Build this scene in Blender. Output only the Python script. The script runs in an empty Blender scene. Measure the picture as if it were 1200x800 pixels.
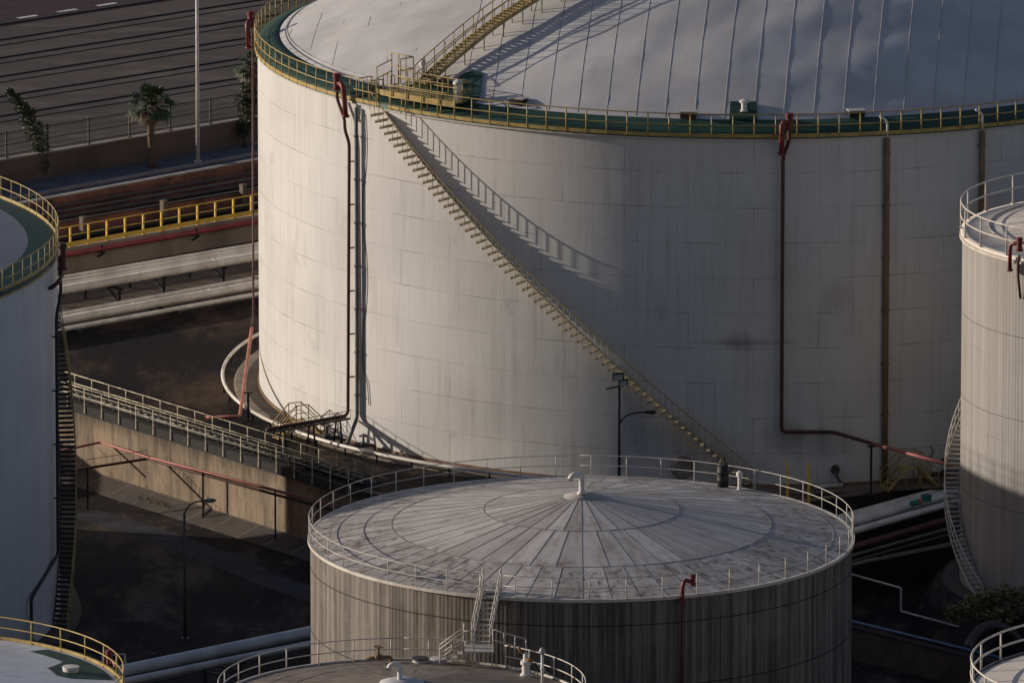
import bpy, bmesh, math, random
from math import sin, cos, tan, pi, radians as R_, sqrt, atan2, asin
from mathutils import Vector, Matrix, noise
random.seed(7)
sc = bpy.context.scene
COL = sc.collection

# ------------------------------------------------------------------ camera
H, TH, F = 138.5, R_(12.1), 13000.0            # height, depression, focal length (pixels of a 1200 wide frame)
cam = bpy.data.objects.new('camera', bpy.data.cameras.new('camera')); COL.objects.link(cam)
cam.location = (0, 0, H); cam.rotation_euler = (pi/2 - TH, 0, 0)
cam.data.sensor_width = 36; cam.data.lens = 36*F/1200
cam.data.clip_start = 10; cam.data.clip_end = 9000
sc.camera = cam
def P(px, py, z=0.0):
    a, b = (px-600)/F, -(py-400)/F
    d = Vector((a, cos(TH)+b*sin(TH), -sin(TH)+b*cos(TH)))
    t = (z-H)/d.z
    return Vector((d.x*t, d.y*t, z))

# ------------------------------------------------------------------ light
SUN_EL, SUN_AZ = 12.5, -75.5                   # azimuth measured from +Y, clockwise
S = Vector((sin(R_(SUN_AZ))*cos(R_(SUN_EL)), cos(R_(SUN_AZ))*cos(R_(SUN_EL)), sin(R_(SUN_EL))))
sl = bpy.data.lights.new('sun', 'SUN'); sl.energy = 4.2; sl.angle = R_(0.5); sl.color = (1, .895, .765)
so = bpy.data.objects.new('sun', sl); COL.objects.link(so); so.rotation_euler = S.to_track_quat('Z', 'Y').to_euler()
so.location = (-300, 700, 200)
w = bpy.data.worlds.new('World'); sc.world = w; w.use_nodes = True
bg = w.node_tree.nodes['Background']
sky = w.node_tree.nodes.new('ShaderNodeTexSky'); sky.sky_type = 'NISHITA'; sky.sun_disc = False
sky.sun_elevation = R_(SUN_EL); sky.sun_rotation = R_(SUN_AZ); sky.air_density = 1.0; sky.dust_density = 1.0; sky.ozone_density = 1.0
sky_tint = w.node_tree.nodes.new('ShaderNodeMix'); sky_tint.data_type = 'RGBA'; sky_tint.blend_type = 'MULTIPLY'; sky_tint.inputs[0].default_value = 1
sky_tint.inputs[7].default_value = (1.07, .96, 1.06, 1)       # tint added to the sky light to colour the shade
w.node_tree.links.new(sky.outputs[0], sky_tint.inputs[6]); w.node_tree.links.new(sky_tint.outputs[2], bg.inputs[0]); bg.inputs[1].default_value = 0.074
sc.view_settings.view_transform = 'Standard'; sc.view_settings.look = 'None'; sc.view_settings.gamma = 1
sc.view_settings.exposure = 0.0

# ------------------------------------------------------------------ materials
class NB:
    def __init__(s, name):
        s.m = bpy.data.materials.new(name); s.m.use_nodes = True; s.t = s.m.node_tree
        s.b = s.t.nodes['Principled BSDF']
    def n(s, typ, ins=None, **kw):
        nd = s.t.nodes.new('ShaderNode'+typ)
        for k, v in kw.items(): setattr(nd, k, v)
        for k, v in (ins or {}).items():
            i = nd.inputs[k]
            if hasattr(v, 'is_output'): s.t.links.new(v, i)
            else: i.default_value = v
        return nd
    def math(s, op, a, b=0.0, c=0.0, clamp=False):
        return s.n('Math', {0: a, 1: b, 2: c}, operation=op, use_clamp=clamp).outputs[0]
    def mix(s, f, a, b, mode='MIX'):
        nd = s.n('Mix', data_type='RGBA', blend_type=mode)
        for idx, v in ((0, f), (6, a), (7, b)):
            if hasattr(v, 'is_output'): s.t.links.new(v, nd.inputs[idx])
            else: nd.inputs[idx].default_value = v if idx == 0 else (*v, 1)[:4]
        return nd.outputs[2]
    def ramp(s, v, lo, hi):
        return s.n('MapRange', {0: v, 1: lo, 2: hi, 3: 0.0, 4: 1.0}, interpolation_type='SMOOTHSTEP').outputs[0]
    def noise(s, vec, scale, detail=4, rough=.6, dist=0):
        return s.n('TexNoise', {'Vector': vec, 'Scale': scale, 'Detail': detail, 'Roughness': rough, 'Distortion': dist}).outputs[0]
    def mapv(s, vec, scale):
        return s.n('Mapping', {'Vector': vec, 'Scale': scale}).outputs[0]
    def done(s, col, rough=.7, metal=0.0, bump=None, bstr=.3, bdist=.02):
        for nm, v in (('Base Color', col), ('Roughness', rough), ('Metallic', metal)):
            if hasattr(v, 'is_output'): s.t.links.new(v, s.b.inputs[nm])
            else: s.b.inputs[nm].default_value = (*v, 1)[:4] if nm == 'Base Color' else v
        if bump is not None:
            bn = s.n('Bump', {'Height': bump, 'Strength': bstr, 'Distance': bdist})
            s.t.links.new(bn.outputs[0], s.b.inputs['Normal'])
        return s.m

def sc3(c, k): return tuple(min(1, x*k) for x in c)
def surf(name, col, col2=None, scale=1.2, rough=.65, stretch=(1, 1, 1), lo=.4, hi=.65, metal=0.0, bstr=.15, fine=18):
    b = NB(name); tc = b.n('TexCoord').outputs['Object']
    v = b.mapv(tc, stretch)
    f = b.ramp(b.noise(v, scale, 5), lo, hi)
    f2 = b.noise(v, fine, 3)
    c = b.mix(f, col, col2 or sc3(col, .6))
    c = b.mix(.35, c, b.mix(f2, sc3(col, .55), sc3(col, 1.3)))
    return b.done(c, rough, metal, f2, bstr, .02)

def shell_mat(name, base, stain, course=2.0, brick=7.3, seam=.25, streak=.35, sfreq=3.0, rust=.15, rustcol=(.12, .06, .03),
              corr=0.0, topdark=None, blot=.2, corrfreq=3.2, wstripe=.3, slo=.45, shi=.75, spots=()):
    """painted or concrete cylinder shell: courses of plates, vertical run stains, blotches"""
    b = NB(name); tc = b.n('TexCoord').outputs['Object']
    sp = b.n('SeparateXYZ', {0: tc}); x, y, z = sp.outputs
    ang = b.math('ARCTAN2', x, b.math('MULTIPLY', y, -1))
    rad = b.math('POWER', b.math('ADD', b.math('MULTIPLY', x, x), b.math('MULTIPLY', y, y)), .5)
    arc = b.math('MULTIPLY', ang, rad)
    uv = b.n('CombineXYZ', {0: arc, 1: z}).outputs[0]
    br = b.n('TexBrick', {'Vector': uv, 'Color1': (0, 0, 0, 1), 'Color2': (1, 1, 1, 1), 'Mortar': (.5, .5, .5, 1), 'Scale': 1.0,
                          'Mortar Size': .022, 'Mortar Smooth': .6, 'Brick Width': brick, 'Row Height': course}, offset=.5)
    tone = b.n('SeparateColor', {0: br.outputs[0]}).outputs[0]
    seamf = br.outputs[1]
    big = b.noise(uv, .12, 4, .55)
    col = b.mix(b.ramp(big, .35, .7), base, sc3(base, .86))
    col = b.mix(b.math('MULTIPLY', tone, .17), col, sc3(base, .7))
    # run stains: very tall narrow noise, starting at uneven heights
    st = b.noise(b.mapv(uv, (sfreq, .06, 1)), 1.0, 6, .75)
    st2 = b.noise(b.mapv(uv, (sfreq*3.1, .25, 1)), 1.0, 3, .6)
    s1 = b.math('MULTIPLY', b.ramp(st, slo, shi), b.ramp(b.noise(uv, .22, 3), slo-.15, shi-.1))
    col = b.mix(b.math('MULTIPLY', s1, streak), col, stain)
    col = b.mix(b.math('MULTIPLY', b.ramp(st2, .5, .8), streak*.5), col, sc3(stain, 1.25))
    rs = b.math('MULTIPLY', b.ramp(b.noise(b.mapv(uv, (1.3, .05, 1)), 1.0, 5, .7), .58, .78), b.ramp(b.noise(uv, .15, 3, .5), .5, .68))
    col = b.mix(b.math('MULTIPLY', rs, rust), col, rustcol)
    bl = b.ramp(b.noise(uv, .33, 5, .6, .6), .60, .78)
    col = b.mix(b.math('MULTIPLY', bl, blot), col, sc3(stain, .6))
    for (sa, sz, ra_, rz_, k_) in spots:                     # soot and rust marks of their own shape
        dx = b.math('DIVIDE', b.math('SUBTRACT', arc, sa), ra_); dz = b.math('DIVIDE', b.math('SUBTRACT', z, sz), rz_)
        d2 = b.math('ADD', b.math('MULTIPLY', dx, dx), b.math('MULTIPLY', dz, dz))
        d2 = b.math('ADD', d2, b.math('MULTIPLY', b.math('SUBTRACT', b.noise(uv, 1.1, 4, .65), .5), 1.6))
        f_ = b.math('MULTIPLY', b.math('SUBTRACT', 1.0, b.ramp(d2, -.2, 1.5)), b.math('ADD', .45, b.math('MULTIPLY', b.ramp(st, .3, .65), .4)))
        col = b.mix(b.math('MULTIPLY', f_, k_*.62, 0, True), col, (.085, .062, .052))
    # seam grime is patchy along the weld
    sg = b.math('MULTIPLY', seamf, b.math('ADD', .25, b.ramp(b.noise(uv, .4, 3), .4, .7)))
    col = b.mix(b.math('MULTIPLY', sg, seam), col, sc3(stain, .45))
    buck = b.noise(b.mapv(uv, (.45, .32, 1)), 1.0, 2, .5)
    hgt = b.math('ADD', b.math('MULTIPLY', seamf, .5), b.math('ADD', b.math('MULTIPLY', b.noise(uv, .9, 2), .6), b.math('ADD', b.math('MULTIPLY', buck, 2.2), b.math('MULTIPLY', tone, .25))))
    if corr:
        wv = b.math('SINE', b.math('MULTIPLY', arc, 2*pi*corrfreq))
        hgt = b.math('ADD', hgt, b.math('MULTIPLY', wv, corr))
        wn = b.n('TexWhiteNoise', {'W': b.math('FLOOR', b.math('MULTIPLY', arc, corrfreq*.7))}, noise_dimensions='1D').outputs[0]
        col = b.mix(b.math('MULTIPLY', wn, wstripe), col, sc3(stain, .8))
    return b.done(col, .62, 0, hgt, .35, .03)

M = {}
M['shell_big'] = shell_mat('white_tank_paint', (.60, .585, .56), (.26, .235, .215), seam=.8, streak=.6, rust=.45, blot=.35, sfreq=2.2,
    spots=[(-.75, 8.4, 1.1, .55, .8), (-.2, 8.35, 3.2, .16, .8), (4.7, 11.0, .9, .9, .6), (1.9, 3.1, 1.2, 1.0, .85), (3.4, 2.5, 2.6, .9, .6), (-3.6, 2.6, 3.2, 1.3, .55), (-1.8, 1.2, 2.6, .9, .6), (-6.5, 3.4, .9, 1.6, .4)])
M['shell_left'] = shell_mat('pale_tank_paint', (.62, .625, .65), (.28, .275, .29), seam=.35, streak=.65, rust=.2, sfreq=1.6)
M['shell_small'] = shell_mat('weathered_concrete_shell', (.25, .218, .18), (.065, .052, .042), course=1.5, brick=400, seam=.3, streak=1.0, sfreq=3.4, rust=.5, corr=.35, corrfreq=4.3, wstripe=.22, slo=.38, shi=.6)
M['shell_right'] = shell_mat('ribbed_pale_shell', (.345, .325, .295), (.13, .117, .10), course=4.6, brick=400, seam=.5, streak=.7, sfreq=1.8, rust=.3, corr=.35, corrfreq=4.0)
M['shell_front'] = shell_mat('front_tank_paint', (.52, .49, .44), (.2, .17, .14), streak=.6)

def dome_mat(name, base, dirt, amt, outer=None, R0=10., outer_col=(.1, .07, .05), tone=False, streakdir=None):
    b = NB(name); tc = b.n('TexCoord').outputs['Object']
    big = b.noise(tc, .16, 5, .6); mid = b.noise(tc, .9, 6, .7, .5)
    col = b.mix(b.ramp(big, .35, .68), base, sc3(base, .8))
    if tone:
        at = b.n('Attribute', attribute_name='tone').outputs['Fac']
        col = b.mix(.5, col, b.mix(at, sc3(base, .45), sc3(base, 1.25)))
    sp = b.n('SeparateXYZ', {0: tc}); x, y, z = sp.outputs
    rad = b.math('POWER', b.math('ADD', b.math('MULTIPLY', x, x), b.math('MULTIPLY', y, y)), .5)
    ang = b.math('ARCTAN2', x, y)
    pv = b.n('CombineXYZ', {0: b.math('MULTIPLY', ang, 14), 1: b.math('MULTIPLY', rad, .35)}).outputs[0]
    rst = b.noise(pv, 1.0, 5, .7)
    col = b.mix(b.math('MULTIPLY', b.ramp(rst, .42, .68), amt*.8), col, dirt)
    col = b.mix(b.math('MULTIPLY', b.ramp(mid, .5, .72), amt*.8), col, dirt)
    if outer:
        mk = b.ramp(b.math('ADD', b.math('DIVIDE', rad, R0), b.math('MULTIPLY', b.math('SUBTRACT', mid, .5), .5)), outer, outer+.12)
        spots = b.ramp(b.noise(b.n('CombineXYZ', {0: b.math('MULTIPLY', ang, 20), 1: rad}).outputs[0], 1.3, 6, .75), .47, .62)
        # the moss sits on the sheltered half only in drifts
        drift = b.ramp(b.noise(tc, .22, 2, .5), .3, .5)
        col = b.mix(b.math('MULTIPLY', b.math('MULTIPLY', b.math('MULTIPLY', mk, spots), drift), .8), col, outer_col)
    return b.done(col, .6, 0, b.math('ADD', mid, b.math('MULTIPLY', rst, .6)), .25, .02)
M['dome'] = dome_mat('white_dome_paint', (.56, .55, .54), (.34, .32, .31), .28)
M['seam'] = surf('dome_seam_paint', (.40, .39, .39), (.25, .24, .23))
M['cone'] = dome_mat('weathered_roof_plate', (.58, .545, .505), (.25, .195, .145), .7, .66, 13.95, (.075, .05, .035), True)
M['cone_seam'] = surf('roof_plate_seam', (.30, .285, .27), (.16, .14, .12))
M['cone_front'] = dome_mat('rusty_roof_plate', (.27, .22, .17), (.07, .05, .038), 1.0)
M['cone_pale'] = dome_mat('pale_roof_plate', (.76, .69, .61), (.42, .35, .28), .3)
M['cone_grey'] = dome_mat('grey_roof_plate', (.52, .53, .55), (.3, .3, .31), .25)
M['cone_white'] = dome_mat('cool_white_roof_plate', (.66, .68, .70), (.36, .36, .37), .5)
M['cone_left'] = dome_mat('dull_grey_roof_plate', (.26, .27, .30), (.17, .17, .18), .3)
M['green'] = surf('green_deck_paint', (.011, .055, .034), (.007, .03, .022), .8, rough=.6)
M['yellow'] = surf('yellow_paint', (.43, .31, .09), (.24, .16, .06), 1.5, rough=.5)
M['bright_yellow'] = surf('bright_yellow_paint', (.74, .47, .06), (.5, .30, .05), 1.5, rough=.5)
M['yellow_old'] = surf('faded_yellow_paint', (.42, .32, .12), (.2, .14, .07), 1.1, rough=.6)
M['manhole'] = surf('stained_manhole', (.27, .24, .22), (.12, .10, .085))
M['red'] = surf('red_pipe_paint', (.19, .028, .026), (.09, .023, .02), 1.2, rough=.5)
M['pink'] = surf('faded_sunlit_red_paint', (.48, .16, .13), (.3, .08, .06), 1.2, rough=.55)  # faded red; on the foam pipes it paints the sunlit stretches paler
M['darkred'] = surf('oxide_pipe_paint', (.095, .026, .022), (.045, .02, .016), 1.0, rough=.6)
M['rust'] = surf('rusty_steel', (.25, .15, .075), (.11, .06, .03), .9, rough=.85, stretch=(1, 1, .4))
M['greypipe'] = surf('grey_green_paint', (.15, .165, .16), (.08, .085, .08), .8)
M['whitepipe'] = surf('white_pipe_paint', (.76, .71, .63), (.42, .37, .31), .5, rough=.45)
M['silver'] = surf('pipe_cladding_metal', (.74, .73, .73), (.5, .5, .5), .6, rough=.42, metal=.1)
M['white'] = surf('white_fitting_paint', (.72, .69, .64), (.5, .45, .4), 1.5, rough=.5)
M['galv'] = surf('galvanised_rail', (.52, .49, .44), (.34, .29, .24), 1.4, rough=.5)
M['rail_pale'] = surf('pale_rail_paint', (.62, .57, .5), (.42, .36, .3), 1.4, rough=.5)
M['black'] = surf('black_steel', (.018, .018, .02), (.03, .025, .02), 2)
M['steel'] = surf('dark_steel', (.06, .058, .055), (.1, .07, .05), 1.5, rough=.55)
M['blue'] = surf('blue_pipe_paint', (.05, .16, .34), (.08, .12, .2), .8, rough=.5)
M['fence_green'] = surf('fence_green_paint', (.018, .03, .026), (.03, .035, .03), 1)
M['walk_rail'] = surf('walkway_rail_sun_dashes', (.62, .55, .38), (.07, .06, .045), 1.3, lo=.45, hi=.55)  # pale and dark patches paint sunlit dashes between post shadows
M['khaki'] = surf('dusty_khaki_paint', (.50, .43, .28), (.28, .21, .12), 1.3)
M['teal'] = surf('teal_paint', (.03, .22, .2), (.02, .12, .11), 1)
M['wallred'] = surf('wall_pipe_red', (.34, .05, .055), (.2, .035, .035), .8, rough=.5)
M['concrete'] = surf('stained_concrete', (.33, .265, .205), (.15, .12, .095), .35, rough=.9, stretch=(1, 1, .3))
M['grimy'] = surf('grimy_concrete', (.075, .058, .046), (.025, .021, .019), .5, rough=.9)
M['pale_concrete'] = surf('pale_concrete', (.38, .35, .31), (.24, .21, .18), .6, rough=.9)
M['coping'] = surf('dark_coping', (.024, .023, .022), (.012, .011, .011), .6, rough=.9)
M['bark'] = surf('bark', (.16, .11, .07), (.07, .05, .035), 3, rough=.95)
def wall_mat(name, base, stain):
    b = NB(name); tc = b.n('TexCoord').outputs['Object']
    sp = b.n('SeparateXYZ', {0: tc}); x, y, z = sp.outputs
    v = b.n('CombineXYZ', {0: b.math('SUBTRACT', b.math('MULTIPLY', x, .59), b.math('MULTIPLY', y, .81)), 1: z}).outputs[0]
    st = b.noise(b.mapv(v, (1.1, .12, 1)), 1.0, 6, .7)
    top = b.ramp(b.math('ADD', z, b.math('MULTIPLY', b.noise(b.mapv(v, (1.6, .05, 1)), 1, 4, .7), 3.0)), 4.3, 5.7)
    col = b.mix(b.ramp(b.noise(v, .25, 5), .35, .7), base, sc3(base, .68))
    col = b.mix(b.math('MULTIPLY', b.ramp(st, .42, .68), .85), col, stain)
    col = b.mix(b.math('MULTIPLY', top, .8), col, sc3(stain, .6))
    col = b.mix(b.math('MULTIPLY', b.ramp(b.noise(v, .9, 6, .7, .5), .52, .68), .6), col, sc3(stain, .8))
    br = b.n('TexBrick', {'Vector': v, 'Scale': 1.0, 'Mortar Size': .02, 'Brick Width': 6.2, 'Row Height': 30.}, offset=0).outputs[1]
    col = b.mix(b.math('MULTIPLY', br, .6), col, sc3(stain, .5))
    return b.done(col, .9, 0, b.noise(v, 4, 5), .3, .03)
M['tanwall'] = wall_mat('tan_stained_concrete', (.30, .222, .148), (.07, .05, .035))
M['yardwall'] = wall_mat('old_yard_concrete', (.18, .135, .10), (.08, .06, .045))
def brick_mat():
    b = NB('red_brick'); tc = b.n('TexCoord').outputs['Object']
    sp = b.n('SeparateXYZ', {0: tc}); x, y, z = sp.outputs
    v = b.n('CombineXYZ', {0: b.math('ADD', b.math('MULTIPLY', x, .745), b.math('MULTIPLY', y, .667)), 1: z}).outputs[0]
    br = b.n('TexBrick', {'Vector': v, 'Color1': (.46, .15, .09, 1), 'Color2': (.33, .115, .075, 1), 'Mortar': (.13, .10, .08, 1), 'Scale': 1.0,
                          'Mortar Size': .012, 'Brick Width': .26, 'Row Height': .09}).outputs[0]
    col = b.mix(b.ramp(b.noise(v, .5, 5), .4, .7), br, (.07, .045, .035))
    return b.done(col, .9)
M['brick'] = brick_mat()
def ground_mat(name, c1, c2, c3, s1=.08, s2=.6, puddle=0, stretch=(1, 1, 1), rot=0, rough=.85):
    b = NB(name); tc = b.n('TexCoord').outputs['Object']
    v = b.n('Mapping', {'Vector': tc, 'Rotation': (0, 0, rot), 'Scale': stretch}).outputs[0]
    a = b.noise(v, s1, 5, .6, .4); c = b.noise(v, s2, 6, .7); f = b.noise(v, 9, 3, .6)
    col = b.mix(b.ramp(a, .35, .65), c1, c2)
    col = b.mix(b.math('MULTIPLY', b.ramp(c, .47, .66), .9), col, c3)
    col = b.mix(b.math('MULTIPLY', f, .4), col, sc3(c1, .6))
    rg = rough
    if puddle:
        rg = b.math('SUBTRACT', rough, b.math('MULTIPLY', b.ramp(a, .5, .6), puddle))
    b.b.inputs['Specular IOR Level'].default_value = .08
    sp_ = b.ramp(b.noise(v, 1.6, 6, .75, .8), .60, .70)
    col = b.mix(b.math('MULTIPLY', sp_, .75), col, sc3(c3, 1.35))
    return b.done(col, rg, 0, f, .3, .02)
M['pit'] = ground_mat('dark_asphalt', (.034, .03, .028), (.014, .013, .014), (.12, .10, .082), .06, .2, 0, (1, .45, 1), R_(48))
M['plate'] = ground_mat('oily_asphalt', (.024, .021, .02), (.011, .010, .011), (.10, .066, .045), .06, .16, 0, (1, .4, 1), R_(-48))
M['street'] = ground_mat('blue_grey_asphalt', (.17, .175, .19), (.12, .125, .14), (.21, .21, .215), .1, .5)
M['yard'] = ground_mat('worn_paving', (.13, .112, .098), (.095, .083, .075), (.18, .155, .132), .07, .5, 0, (.3, 1, 1), R_(42))
M['road'] = ground_mat('road_asphalt', (.085, .06, .062), (.068, .05, .052), (.12, .075, .07), .07, .5)
M['strip'] = ground_mat('brown_concrete_floor', (.15, .12, .095), (.10, .08, .065), (.2, .165, .13), .12, .5)
M['lane'] = ground_mat('worn_lane', (.065, .066, .074), (.04, .04, .045), (.09, .088, .09), .15, .6)
M['redmark'] = surf('red_road_paint', (.24, .06, .05), (.13, .05, .045), .5)
M['mark'] = surf('white_road_paint', (.7, .68, .64), (.45, .43, .4), 1)
M['railsteel'] = surf('rail_steel', (.028, .022, .02), (.05, .03, .022), 1)
M['groove'] = surf('track_groove', (.03, .026, .024), (.05, .04, .035), .8)
M['pad'] = surf('tank_pad_concrete', (.17, .135, .10), (.09, .07, .055), .5, rough=.9)
M['apron'] = surf('apron_concrete', (.085, .07, .058), (.04, .034, .03), .5, rough=.9)
M['joint'] = surf('pale_joint', (.2, .175, .15), (.07, .06, .05), .8)
def leaf_mat(name, c1, c2):
    b = NB(name); tc = b.n('TexCoord').outputs['Object']
    col = b.mix(b.ramp(b.noise(tc, 2.2, 2), .35, .65), c1, c2)
    return b.done(col, .6)
M['leaf_dark'] = leaf_mat('dark_leaf', (.035, .05, .025), (.06, .07, .035))
M['leaf_palm'] = leaf_mat('palm_leaf', (.03, .055, .022), (.055, .075, .03))
M['leaf_bush'] = leaf_mat('bush_leaf', (.075, .09, .035), (.22, .17, .07))
M['frond_dry'] = leaf_mat('dry_frond', (.16, .11, .06), (.1, .07, .04))
M['glass'] = surf('lamp_glass', (.35, .38, .4), (.3, .3, .3), 1, rough=.2)

# ------------------------------------------------------------------ mesh builder
class MB:
    def __init__(s): s.v, s.f, s.sm, s.mi = [], [], [], []
    def add(s, vs, fs, smooth=False, mi=0):
        o = len(s.v); s.v += [Vector(v) for v in vs]
        for f in fs: s.f.append([i+o for i in f]); s.sm.append(smooth); s.mi.append(mi)
        return s
    def box(s, c, size, rz=0.0, mi=0):
        hx, hy, hz = [k/2 for k in size]; m = Matrix.Rotation(rz, 3, 'Z'); c = Vector(c)
        vs = [c + m @ Vector((x*hx, y*hy, z*hz)) for z in (-1, 1) for y in (-1, 1) for x in (-1, 1)]
        return s.add(vs, [(0, 2, 3, 1), (4, 5, 7, 6), (0, 1, 5, 4), (2, 6, 7, 3), (0, 4, 6, 2), (1, 3, 7, 5)], mi=mi)
    def beam(s, a, b, wd, ht, mi=0):
        a, b = Vector(a), Vector(b); d = (b-a).normalized()
        up = Vector((0, 0, 1)) if abs(d.z) < .98 else Vector((0, 1, 0))
        x = d.cross(up).normalized(); y = x.cross(d)
        vs = [p + x*(i*wd/2) + y*(j*ht/2) for p in (a, b) for i, j in ((-1, -1), (1, -1), (1, 1), (-1, 1))]
        return s.add(vs, [(0, 1, 2, 3), (7, 6, 5, 4), (0, 4, 5, 1), (1, 5, 6, 2), (2, 6, 7, 3), (3, 7, 4, 0)], mi=mi)
    def tube(s, pts, r, seg=8, closed=False, mi=0):
        pts = [Vector(p) for p in pts]; n = len(pts); rs = r if isinstance(r, (list, tuple)) else [r]*n
        T = []
        for i in range(n):
            if closed: d = (pts[(i+1) % n]-pts[i-1])
            else: d = (pts[min(i+1, n-1)]-pts[max(i-1, 0)])
            T.append(d.normalized())
        ref = Vector((0, 0, 1)) if abs(T[0].z) < .95 else Vector((1, 0, 0))
        x = T[0].cross(ref).normalized(); vs, fs = [], []
        for i in range(n):
            x = (x - T[i]*x.dot(T[i])).normalized(); y = T[i].cross(x)
            for k in range(seg):
                a = 2*pi*k/seg; vs.append(pts[i] + (x*cos(a)+y*sin(a))*rs[i])
        rows = n if closed else n-1
        for i in range(rows):
            for k in range(seg):
                j = (i+1) % n; fs.append((i*seg+k, i*seg+(k+1) % seg, j*seg+(k+1) % seg, j*seg+k))
        s.add(vs, fs, True, mi)
        if not closed:
            o = len(s.v)-len(vs)
            s.f += [[o+k for k in range(seg)][::-1], [o+(n-1)*seg+k for k in range(seg)]]; s.sm += [False]*2; s.mi += [mi]*2
        return s
    def lathe(s, prof, c=(0, 0, 0), seg=32, mi=0, smooth=True, a0=0.0, a1=2*pi):
        c = Vector(c); full = abs(a1-a0-2*pi) < 1e-6; cols = seg if full else seg+1; vs, fs = [], []
        for (r, z) in prof:
            for k in range(cols):
                a = a0+(a1-a0)*k/seg; vs.append(c+Vector((r*sin(a), -r*cos(a), z)))
        for i in range(len(prof)-1):
            for k in range(seg):
                k2 = (k+1) % cols; fs.append((i*cols+k, i*cols+k2, (i+1)*cols+k2, (i+1)*cols+k))
        return s.add(vs, fs, smooth, mi)
    def prism(s, poly, z0, z1, mi=0):
        n = len(poly); vs = [(x, y, z0) for x, y in poly]+[(x, y, z1) for x, y in poly]
        fs = [tuple(range(n))[::-1], tuple(range(n, 2*n))]+[(i, (i+1) % n, n+(i+1) % n, n+i) for i in range(n)]
        return s.add(vs, fs, mi=mi)

ORG = {}
def mesh_of(mb, mats, org=Vector((0, 0, 0)), name='mesh'):
    me = bpy.data.meshes.new(name); org = Vector(org)
    me.from_pydata([v-org for v in mb.v], [], mb.f)
    for m in (mats if isinstance(mats, (list, tuple)) else [mats]): me.materials.append(M[m])
    me.polygons.foreach_set('use_smooth', mb.sm); me.polygons.foreach_set('material_index', mb.mi)
    me.update(); return me
def obj(name, mb, mats, parent=None, label=None, org=None):
    org = ORG[parent.name] if parent else Vector(org or (0, 0, 0))
    o = bpy.data.objects.new(name, mesh_of(mb, mats, org, name)); COL.objects.link(o)
    if parent: o.parent = parent
    else: o.location = org
    ORG[o.name] = org
    if label: o['label'] = label
    return o
def tag(o, label, cat, group=None):
    o['label'] = label; o['category'] = cat
    if group: o['group'] = group
    return o
def thing(name, label, cat, loc, group=None):
    o = bpy.data.objects.new(name, None); COL.objects.link(o); o.location = loc; o.empty_display_size = .3
    ORG[o.name] = Vector(loc); return tag(o, label, cat, group)
def single(name, mb, mats, label, cat, group=None):
    lo = Vector([min(v[i] for v in mb.v) for i in range(3)]); hi = Vector([max(v[i] for v in mb.v) for i in range(3)])
    return tag(obj(name, mb, mats, org=((lo.x+hi.x)/2, (lo.y+hi.y)/2, lo.z)), label, cat, group)
def struct(name, mb, mats, org=None):
    o = obj(name, mb, mats, org=org); o['kind'] = 'structure'; return o
def inst(name, me, loc, rz, parent):
    o = bpy.data.objects.new(name, me); COL.objects.link(o); o.parent = parent
    o.location = Vector(loc)-ORG[parent.name]; o.rotation_euler = (0, 0, rz); ORG[o.name] = Vector(loc); return o
def copy_thing(root, loc, rz=0.0, label=None):
    r = root.copy(); COL.objects.link(r); r.location = loc; r.rotation_euler = (0, 0, rz)
    if label: r['label'] = label
    for ch in list(root.children):
        c = ch.copy(); COL.objects.link(c); c.parent = r
        for g in list(ch.children):
            d = g.copy(); COL.objects.link(d); d.parent = c
    return r
def cyl(c, deg, r, z): a = R_(deg); return Vector((c[0]+r*sin(a), c[1]-r*cos(a), z))
def fil(pts, d=.3, n=5):
    pts = [Vector(p) for p in pts]; out = [pts[0]]
    for i in range(1, len(pts)-1):
        a, b, c = pts[i-1], pts[i], pts[i+1]
        da, dc = min(d, (a-b).length*.45), min(d, (c-b).length*.45)
        p, q = b+(a-b).normalized()*da, b+(c-b).normalized()*dc
        for k in range(n+1):
            t = k/n; out.append(p*(1-t)**2+b*2*t*(1-t)+q*t*t)
    out.append(pts[-1]); return out
def arcpts(c, r, z, d0, d1, n): return [cyl(c, d0+(d1-d0)*k/n, r, z) for k in range(n+1)]

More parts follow.
